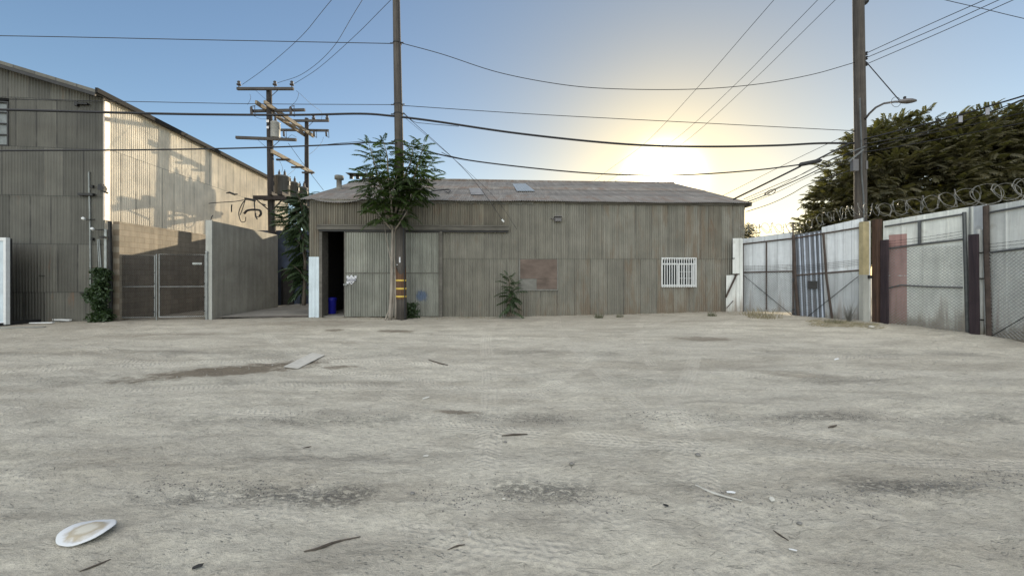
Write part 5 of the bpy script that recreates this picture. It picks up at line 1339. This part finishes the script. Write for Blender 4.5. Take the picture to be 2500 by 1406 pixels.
# sapling in front of the shed wall
sp3 = lambda px, py, Y=13.85: at(px, py, Y)
sap = thing('sapling', 'small dark sapling growing against the shed wall left of the boarded window', 'sapling', (0, 0, 0))
st3 = [([sp3(1243, 768), sp3(1245, 735), sp3(1244, 705), sp3(1240, 675)], .03), ([sp3(1246, 740), sp3(1252, 715, 13.8), sp3(1258, 690, 13.8)], .02)]
stems_mesh(st3).build('stem', M_bark, sap)
items = stem_crown(st3, T_small, 26, (60, -12), (.8, 1.5), .1)
V, F = scatter(items, T_small); build_np('leaves', V, F, M_leafd, sap)

# big tree behind fence
bt = thing('tree', 'huge dense green tree filling the sky behind the right fence', 'tree', (0, 0, 0))
def lobes_from(px_list):
    return [(at(a_, b_, Y_), rx*Y_/FPX, rz_*Y_/FPX) for a_, b_, Y_, rx, rz_ in px_list]
LB = lobes_from([(2025, 535, 18, 55, 55), (2060, 505, 18, 72, 78), (2068, 440, 18.5, 55, 60), (2135, 400, 18, 80, 82), (2195, 348, 18.5, 72, 58), (2280, 336, 18, 88, 62), (2330, 420, 17.5, 150, 115), (2200, 470, 17.5, 140, 100),
                 (2430, 332, 17, 78, 65), (2470, 430, 17, 130, 130), (2590, 390, 17, 110, 92), (2490, 318, 17.5, 70, 46), (2700, 430, 17.5, 150, 120), (2250, 560, 18, 260, 80), (2560, 560, 18, 200, 100)])
items = []
for (c_, rx, rz_) in LB:
    n = int(95*rx*rx+70*rx*rz_)
    n = int(250*rx*(rx+rz_))
    for _ in range(n):
        d = RNG.normal(size=3); d /= np.linalg.norm(d); rr = .35+.65*RNG.random()**.45
        p = np.array([c_.x+d[0]*rx*rr, c_.y+d[1]*rx*.8*rr, c_.z+d[2]*rz_*rr])
        # clumps and gaps
        if vnoise(np.array([p[0]*1.15+40]), np.array([p[2]*1.5+p[1]*.6+40]), 21)[0] < .33: continue
        if p[2] < .6: continue
        az = math.atan2(d[1], d[0]+.2)+random.uniform(-1.1, 1.1); el = R(6)+d[2]*.6+random.uniform(-.5, .5)
        items.append((p, az, el, random.uniform(-.7, .7), random.uniform(.75, 1.2), random.randrange(3)))
V, F = scatter(items, T_big); build_np('crown', V, F, M_leafb, bt)
mb = MB(); tb = Vector((21, 18.2, -.2))
mb.tube([tb, tb+Vector((.2, .1, 1.5)), tb+Vector((0, 0, 3.2))], [.45, .36, .30], 12)
for c_, rx, rz_ in LB[1:12]:
    s0 = tb+Vector((0, 0, 2.6+random.random()*.8)); mb.tube(sp([s0, s0.lerp(c_, .5)+Vector((0, 0, .5)), c_]), [.16*(1-.85*k/16) for k in range(17)], 7)
mb.build('trunk', M_bark, bt, True)
# small far tree seen past the shed corner
ft = thing('tree', 'small far tree peeping between shed corner and razor wire', 'tree', (0, 0, 0))
items = []
cc = at(1826, 575, 24)
for _ in range(420):
    d = RNG.normal(size=3); d /= np.linalg.norm(d); rr = RNG.random()**.4
    items.append((np.array([cc.x+d[0]*.62*rr, cc.y+d[1]*.6*rr, cc.z+d[2]*.95*rr-.2]), random.uniform(0, 6.3), random.uniform(-.4, .8), 0, .6, random.randrange(3)))
V, F = scatter(items, T_big); build_np('crown', V, F, M_leafb, ft)
MB().tube([(cc.x, cc.y, -.2), (cc.x, cc.y, cc.z-.3)], [.1, .05], 7).build('trunk', M_bark, ft)

# vine on warehouse corner
def leafblob(name, label, cat, fn, n, size, m, stem=None, mstem=M_bark, par=None):
    Vs = []; Fs = []; o = 0
    for i in range(n):
        p = np.array(fn()); a_ = RNG.normal(size=3); a_ /= np.linalg.norm(a_); b_ = np.cross(a_, RNG.normal(size=3)); b_ /= np.linalg.norm(b_)
        s = size*(.6+.8*RNG.random()); c_ = np.cross(a_, b_)
        Vs.append(np.array([p-a_*s, p+b_*s*.55+c_*s*.12, p+a_*s, p-b_*s*.55+c_*s*.12])); Fs.append(np.array([[0, 1, 2], [0, 2, 3]])+o); o += 4
    t = thing(name, label, cat, (0, 0, 0))
    build_np('leaves', np.concatenate(Vs), np.concatenate(Fs), m, t)
    if stem is not None: stem.build('stem', mstem, t)
    return t
def vine_pt():
    py = 655+(785-655)*RNG.random()**.9; k = (py-655)/130; px = 246+7*math.sin(k*9)+RNG.normal()*(9+5*math.sin(k*14+1))*min(1, .35+k*4)
    if px > 276 or px < 214: px = 246+RNG.normal()*6
    t, z = WF.p(px, py, -.2); P = WF.P0+WF.d*t+WF.n*(-.05-.38*RNG.random())
    return (P.x, P.y, max(.03, z))
mb = MB(); pts = [wtop(WF, 247, q, -.15) for q in (786, 740, 700, 670)]; mb.tube(pts, .025, 6)
leafblob('vine_bush', 'narrow dark green bush climbing the warehouse corner beside the gates', 'bush', vine_pt, 3400, .055, M_leafd, mb)
def low_pt():
    return (at(1003, 760, 13.75).x+RNG.normal()*.14, 13.75+RNG.normal()*.1, abs(.02+.55*RNG.random()**1.3))
mb = MB(); mb.tube([(at(1003, 775, 13.75).x, 13.75, -.02), (at(1003, 775, 13.75).x, 13.75, .4)], .015, 5)
leafblob('shrub', 'low dark shrub at the foot of the yellow-banded pole, on its right', 'shrub', low_pt, 520, .05, M_leafd, mb)
def tw_pt():
    p = at(2078, 745, 12.0); d = RNG.normal(size=3); d /= np.linalg.norm(d); r_ = .36*RNG.random()**.5
    return (p.x+d[0]*r_*.9, p.y+d[1]*.12, max(.05, .45+d[2]*r_*1.3))
tw = thing('dry_weed', 'grey twiggy dry weed against the leaning gate', 'weed', (0, 0, 0))
mb = MB(); pc = Vector((at(2078, 745, 12.0).x, 12.1, .02))
for _ in range(70):
    q3 = Vector(tw_pt()); mb.tube([pc, pc.lerp(q3, .6)+Vector((random.uniform(-.05, .05), 0, .04)), q3], [.006, .004, .002], 3, False)
mb.build('twigs', M_tarp, tw)
# grass tufts: each weed clump a thing
def tuft(label, px, py, h, n, spread, m, name='grass_tuft', cat='weed', lean=0):
    h *= 1.25 if m is M_weed else 1; n = int(n*1.3)
    b_ = gpt(px, py); mb = MB()
    for _ in range(n):
        a_ = random.uniform(0, 6.28); r_ = spread*random.random()**.7; p = Vector((b_.x+r_*math.cos(a_), b_.y+r_*math.sin(a_)*.6, b_.z-.01)); hh = h*(.2+.8*random.random()**1.6)*(1.1-.6*r_/spread)
        tip = p+Vector((math.cos(a_)*hh*.5+random.uniform(-.1, .1)*h, math.sin(a_)*hh*.3, hh)); mid = p.lerp(tip, .5)+Vector((0, 0, hh*.12)); w_ = .006
        mb.add([p-Vector((w_, 0, 0)), p+Vector((w_, 0, 0)), mid+Vector((w_, 0, 0)), mid-Vector((w_, 0, 0)), tip], [(0, 1, 2, 3), (3, 2, 4)])
    return tag(mb.build(name, m), label, cat)
tuft('green weed clump on the dirt in front of the middle of the shed wall', 1462, 776, .24, 60, .16, M_weed)
tuft('green weed clump just right of the middle weed clump by the shed', 1513, 775, .18, 50, .13, M_weed)
tuft('green weed clump near the right end of the shed wall', 1738, 772, .22, 60, .15, M_weed)
tuft('thin dry grass on the ground below the gate nearest the shed', 1868, 776, .55, 110, .6, M_drygrass, 'dry_grass', 'dry grass')
tuft('wisps of dry grass at the shed end of the gates', 1835, 770, .35, 60, .4, M_drygrass, 'dry_grass', 'dry grass')
# matted hay by the gate post: uncountable
mb = MB()
for _ in range(500):
    px = random.uniform(1975, 2150); py = 783+12*random.random()**1.5+(px-1975)*.06; b_ = gpt(px, py); a_ = random.uniform(-.6, .6)+(3.14 if random.random() < .5 else 0); l_ = random.uniform(.06, .22)
    p = b_+Vector((0, 0, .005+.05*random.random()**2)); q = p+Vector((math.cos(a_)*l_, math.sin(a_)*l_, random.uniform(-.02, .06))); n_ = Vector((0, .003, .004))
    mb.add([p-n_, p+n_, q+n_, q-n_], [(0, 1, 2, 3)])
tag(mb.build('matted_hay', M_drygrass), 'matted dry hay along the foot of the leaning gate', 'dry grass', kind='stuff')
tag(tuft('leafy green weeds beside the gate post base', 2040, 790, .2, 80, .3, M_weed), None)
# dead leaf litter at alley mouth and shed foot
mb = MB()
for _ in range(1500):
    k = random.random()
    if k < .45: px = random.gauss(715, 28); py = 768+random.gauss(0, 2.6)
    elif k < .75: px = random.uniform(760, 1240); py = 775+abs(random.gauss(0, 3))
    else: px = random.uniform(1240, 1800); py = 768-(px-1240)*.012+abs(random.gauss(0, 3))
    b_ = gpt(px, max(py, 758)); s = random.uniform(.012, .04); a_ = random.uniform(0, 6.3)
    u_ = Vector((math.cos(a_), math.sin(a_), random.uniform(-.3, .3)))*s; v_ = Vector((-math.sin(a_), math.cos(a_), random.uniform(-.3, .5)))*s*.5; p = b_+Vector((0, 0, .012+.02*random.random()))
    mb.add([p-u_, p+v_, p+u_, p-v_], [(0, 1, 2, 3)])
tag(mb.build('leaf_litter', M_drygrass), 'thin litter of dead leaves and chips along the foot of the shed and alley mouth', 'litter', kind='stuff')

# ================================================================== things on the dirt
def gh(x, y): return float(ground_h(np.array([x]), np.array([y]))[0])
def gpf(px, py, lift=0): p = gpt(px, py); return Vector((p.x, p.y, gh(p.x, p.y)+lift))
# gravel (uncountable)
def stones(n, fn, smin, smax, m, name, label, flat=.6):
    Vs = []; Fs = []; o = 0
    base = np.array([[1, 0, 0], [-1, 0, 0], [0, 1, 0], [0, -1, 0], [0, 0, 1], [0, 0, -1]], float); tri = np.array([[0, 2, 4], [2, 1, 4], [1, 3, 4], [3, 0, 4], [2, 0, 5], [1, 2, 5], [3, 1, 5], [0, 3, 5]])
    P = fn(n); H = ground_h(P[:, 0], P[:, 1])
    S = smin+(smax-smin)*RNG.random(n)**4
    for i in range(n):
        s = S[i]*P[i, 2] if P.shape[1] > 2 else S[i]
        W = base*(.6+.6*RNG.random((6, 1)))*s*np.array([1, .8, flat]); a_ = RNG.random()*6.28; ca, sa = math.cos(a_), math.sin(a_)
        W = W @ np.array([[ca, -sa, 0], [sa, ca, 0], [0, 0, 1]]).T+np.array([P[i, 0], P[i, 1], H[i]+s*flat*.25]); Vs.append(W); Fs.append(tri+o); o += 6
    ob = build_np(name, np.concatenate(Vs), np.concatenate(Fs), m); return tag(ob, label, 'gravel', kind='stuff')
M_grav = simple('gravel', (.40, .385, .345), .95, 0, .35, 3, bmp=0)
M_gravd = simple('dark_gravel', (.20, .195, .18), .95, 0, .35, 3, bmp=0)
def f1(n):
    y = 1.7*(15.2/1.7)**RNG.random(n); x = (RNG.random(n)-.5)*2*np.minimum(1.55*y+.5, 13); return np.stack([x, y, np.clip(y/4, .55, 1.6)], 1)
stones(9000, f1, .003, .014, M_grav, 'gravel', 'fine pale gravel and chips scattered over the dusty yard')
def f2(n):
    k = RNG.random(n); x = (RNG.random(n)-.5)*9; y = np.where(k < .6, 2.72-.35*(vnoise(x*.5, x*0+3, 9)-.5)+RNG.normal(size=n)*.09, 4.15+RNG.normal(size=n)*.12)
    keep = vnoise(x*.9+7, x*0+2, 31); return np.stack([x, y, np.where(keep > .45, 1., .45)], 1)
stones(7000, f2, .003, .012, M_gravd, 'churned_gravel', 'dark churned gravel along the wheel ruts across the yard')

# plate
p = gpf(213, 1312); pt = thing('paper_plate', 'dirty white disposable plate lying upside down on the dirt near the camera', 'plate', (p.x, p.y, p.z+.014))
pt.rotation_euler = (R(3), R(-2), R(-14)); pt.scale = (.86, .70, .9)
mb = MB(); n_ = 40; prof = [(.0, .020), (.085, .020), (.105, .014), (.125, .006), (.165, .010), (.172, .006), (.165, .002), (.12, -.001), (.0, .002)]
vs = []; fs = []
for i, (r_, z_) in enumerate(prof):
    for k in range(n_):
        a_ = 2*math.pi*k/n_; w_ = 1+.012*math.sin(k*5)*(r_ > .1)+.03*math.sin(a_*2+.5)*(r_ > .1); vs.append((r_*w_*math.cos(a_), r_*w_*math.sin(a_)*.94, z_+(.012*math.sin(a_*2+1) if r_ > .12 else 0)))
for i in range(len(prof)-1):
    for k in range(n_): fs.append((i*n_+k, i*n_+(k+1) % n_, (i+1)*n_+(k+1) % n_, (i+1)*n_+k))
mb.add(vs, fs)
pm, N, b = mat('dirty_plate'); v = objco(N); ln_ = nd(N, 'ShaderNodeVectorMath', {0: v}, operation='LENGTH').outputs['Value']
nn = noise(N, v, 18, 6, .65); ring = ramp(N, mth(N, 'ADD', ln_, mth(N, 'MULTIPLY', mth(N, 'SUBTRACT', nn, .5), .09)), .135, .095, 0., 1.)
cc_ = mixc(N, ring, (.66, .68, .69), (.40, .35, .26)); inner = ramp(N, mth(N, 'ADD', ln_, mth(N, 'MULTIPLY', mth(N, 'SUBTRACT', nn, .5), .08)), .085, .055, 0., .8)
cc_ = mixc(N, inner, cc_, (.62, .60, .52)); N.links.new(cc_, b.inputs['Base Color']); b.inputs['Roughness'].default_value = .7
mb.build('plate_body', pm, pt, True)
# slab
a, b_, c_, d_ = gpf(692, 898, .012), gpf(728, 900, .012), gpf(793, 868, .012), gpf(762, 863, .012)
sb = MB().poly([a, b_, c_, d_], (0, 0, .008)); tag(sb.build('concrete_slab', M_slab), 'pale flat concrete slab set in the dirt beside the brown stain', 'slab')
a, b_, c_, d_ = gpf(1163, 860), gpf(1212, 860), gpf(1210, 826), gpf(1178, 826)
def sticky(lb, pts, r_, m=M_stick, name='stick', cat='stick'):
    P = [gpf(x_, y_, r_*.8) for x_, y_ in pts]; return tag(MB().tube(sp(P, 5), [max(.0015, r_*(1-.6*abs(2*i/(5*(len(P)-1))-1))) for i in range(5*(len(P)-1)+1)], 6).build(name, m), lb, cat)
sticky('long dark bent stick lying in the near foreground', [(742, 1344), (775, 1340), (820, 1322), (880, 1304)], .008)
sticky('short dark twig lying near the middle of the yard', [(1225, 1066), (1255, 1064), (1288, 1063)], .011)
sticky('dark curved twig in the lower left foreground', [(195, 1390), (230, 1378), (270, 1363)], .006)
sticky('small dark twig lying far out near the shed', [(1046, 882), (1070, 887), (1093, 892)], .016)
sticky('thin dark twig left of the near gravel rut', [(740, 1090), (752, 1087), (760, 1084)], .006)
sticky('thin pale twig in the right foreground', [(1698, 1183), (1740, 1200), (1812, 1226)], .010, M_foil)
sticky('short dark twig right of the middle of the yard', [(2022, 1046), (2032, 1044), (2043, 1042)], .012)
sticky('thin dark splinter in the bottom right of the yard', [(1888, 1294), (1905, 1303), (1925, 1316)], .006)
sticky('thin dark twig just below the near gravel rut', [(1093, 1340), (1115, 1334), (1135, 1330)], .005)
def chip(lb, px, py, w_, d_, m, name='chip', cat='chip', rz=0., h=.012, tilt=.3):
    w_ *= .72; d_ *= .6
    p = gpf(px, py); mb = MB(); pts = [(-w_/2, -d_/2, 0), (w_*.45, -d_*.55, 0), (w_*.55, d_*.3, 0), (0, d_*.6, 0), (-w_*.55, d_*.25, 0)]
    mb.poly(pts, (0, 0, .004)); o_ = mb.build(name, m); o_.location = (p.x, p.y, p.z+h); o_.rotation_euler = (tilt, -.15, rz); return tag(o_, lb, cat)
chip('small white scrap of paper in the right foreground', 1785, 1200, .075, .028, M_white, 'paper_scrap', 'scrap', -.45)
chip('pale curled paper scrap just right of the white scrap', 1884, 1221, .05, .045, M_foil, 'paper_scrap', 'scrap', .4, .018, .6)
chip('tiny white scrap low in the right foreground', 1936, 1342, .05, .012, M_white, 'paper_scrap', 'scrap', -.6)
chip('dark fallen leaf in the bottom left foreground', 483, 1384, .065, .03, M_dark, 'fallen_leaf', 'leaf', .3)
chip('pale wood chip left of the yard centre', 1040, 975, .12, .05, M_foil, 'wood_chip', 'chip', .5)
chip('pale wood chip near the yard centre', 1040, 1116, .07, .03, M_foil, 'wood_chip', 'chip', -.2)
chip('pale standing wood chip in the near foreground', 1146, 1313, .045, .016, M_foil, 'wood_chip', 'chip', 1.2, .02, .5)
chip('dark slanting chip beside the white scrap', 1626, 1240, .05, .02, M_dark, 'wood_chip', 'chip', -.9)
chip('white chip on the far right of the yard', 2042, 878, .16, .05, M_white, 'paper_scrap', 'scrap', .3)
def stone(lb, px, py, s, m):
    p = gpf(px, py); mb = MB(); mb.lathe([(.3*s, -.3*s), (.8*s, -.1*s), (s, .15*s), (.7*s, .5*s), (.2*s, .62*s)], (0, 0, 0), 9)
    mb.v = [(x*(1+.18*math.sin(x*90+z*50+px)), y*.8*(1+.15*math.sin(y*80+px)), z) for x, y, z in mb.v]; o_ = mb.build('stone', m, None, True); o_.location = (p.x, p.y, p.z+.2*s); return tag(o_, lb, 'stone')
stone('dark round stone half way up the right of the yard', 1704, 1111, .028, M_gravd)
stone('dark stone in the near gravel rut', 1007, 1207, .020, M_gravd)
stone('pale stone in the middle of the near gravel rut', 1230, 1214, .016, M_slab)
stone('dark cupped stone right of the yard centre', 1395, 1139, .022, M_gravd)
stone('small dark stone near the yard centre', 1234, 1079, .017, M_gravd)
stone('dark oval stone in the right foreground', 1952, 1278, .018, M_gravd)
stone('pale lumpy stones of broken concrete by the fence post', 2128, 802, .09, M_slab)
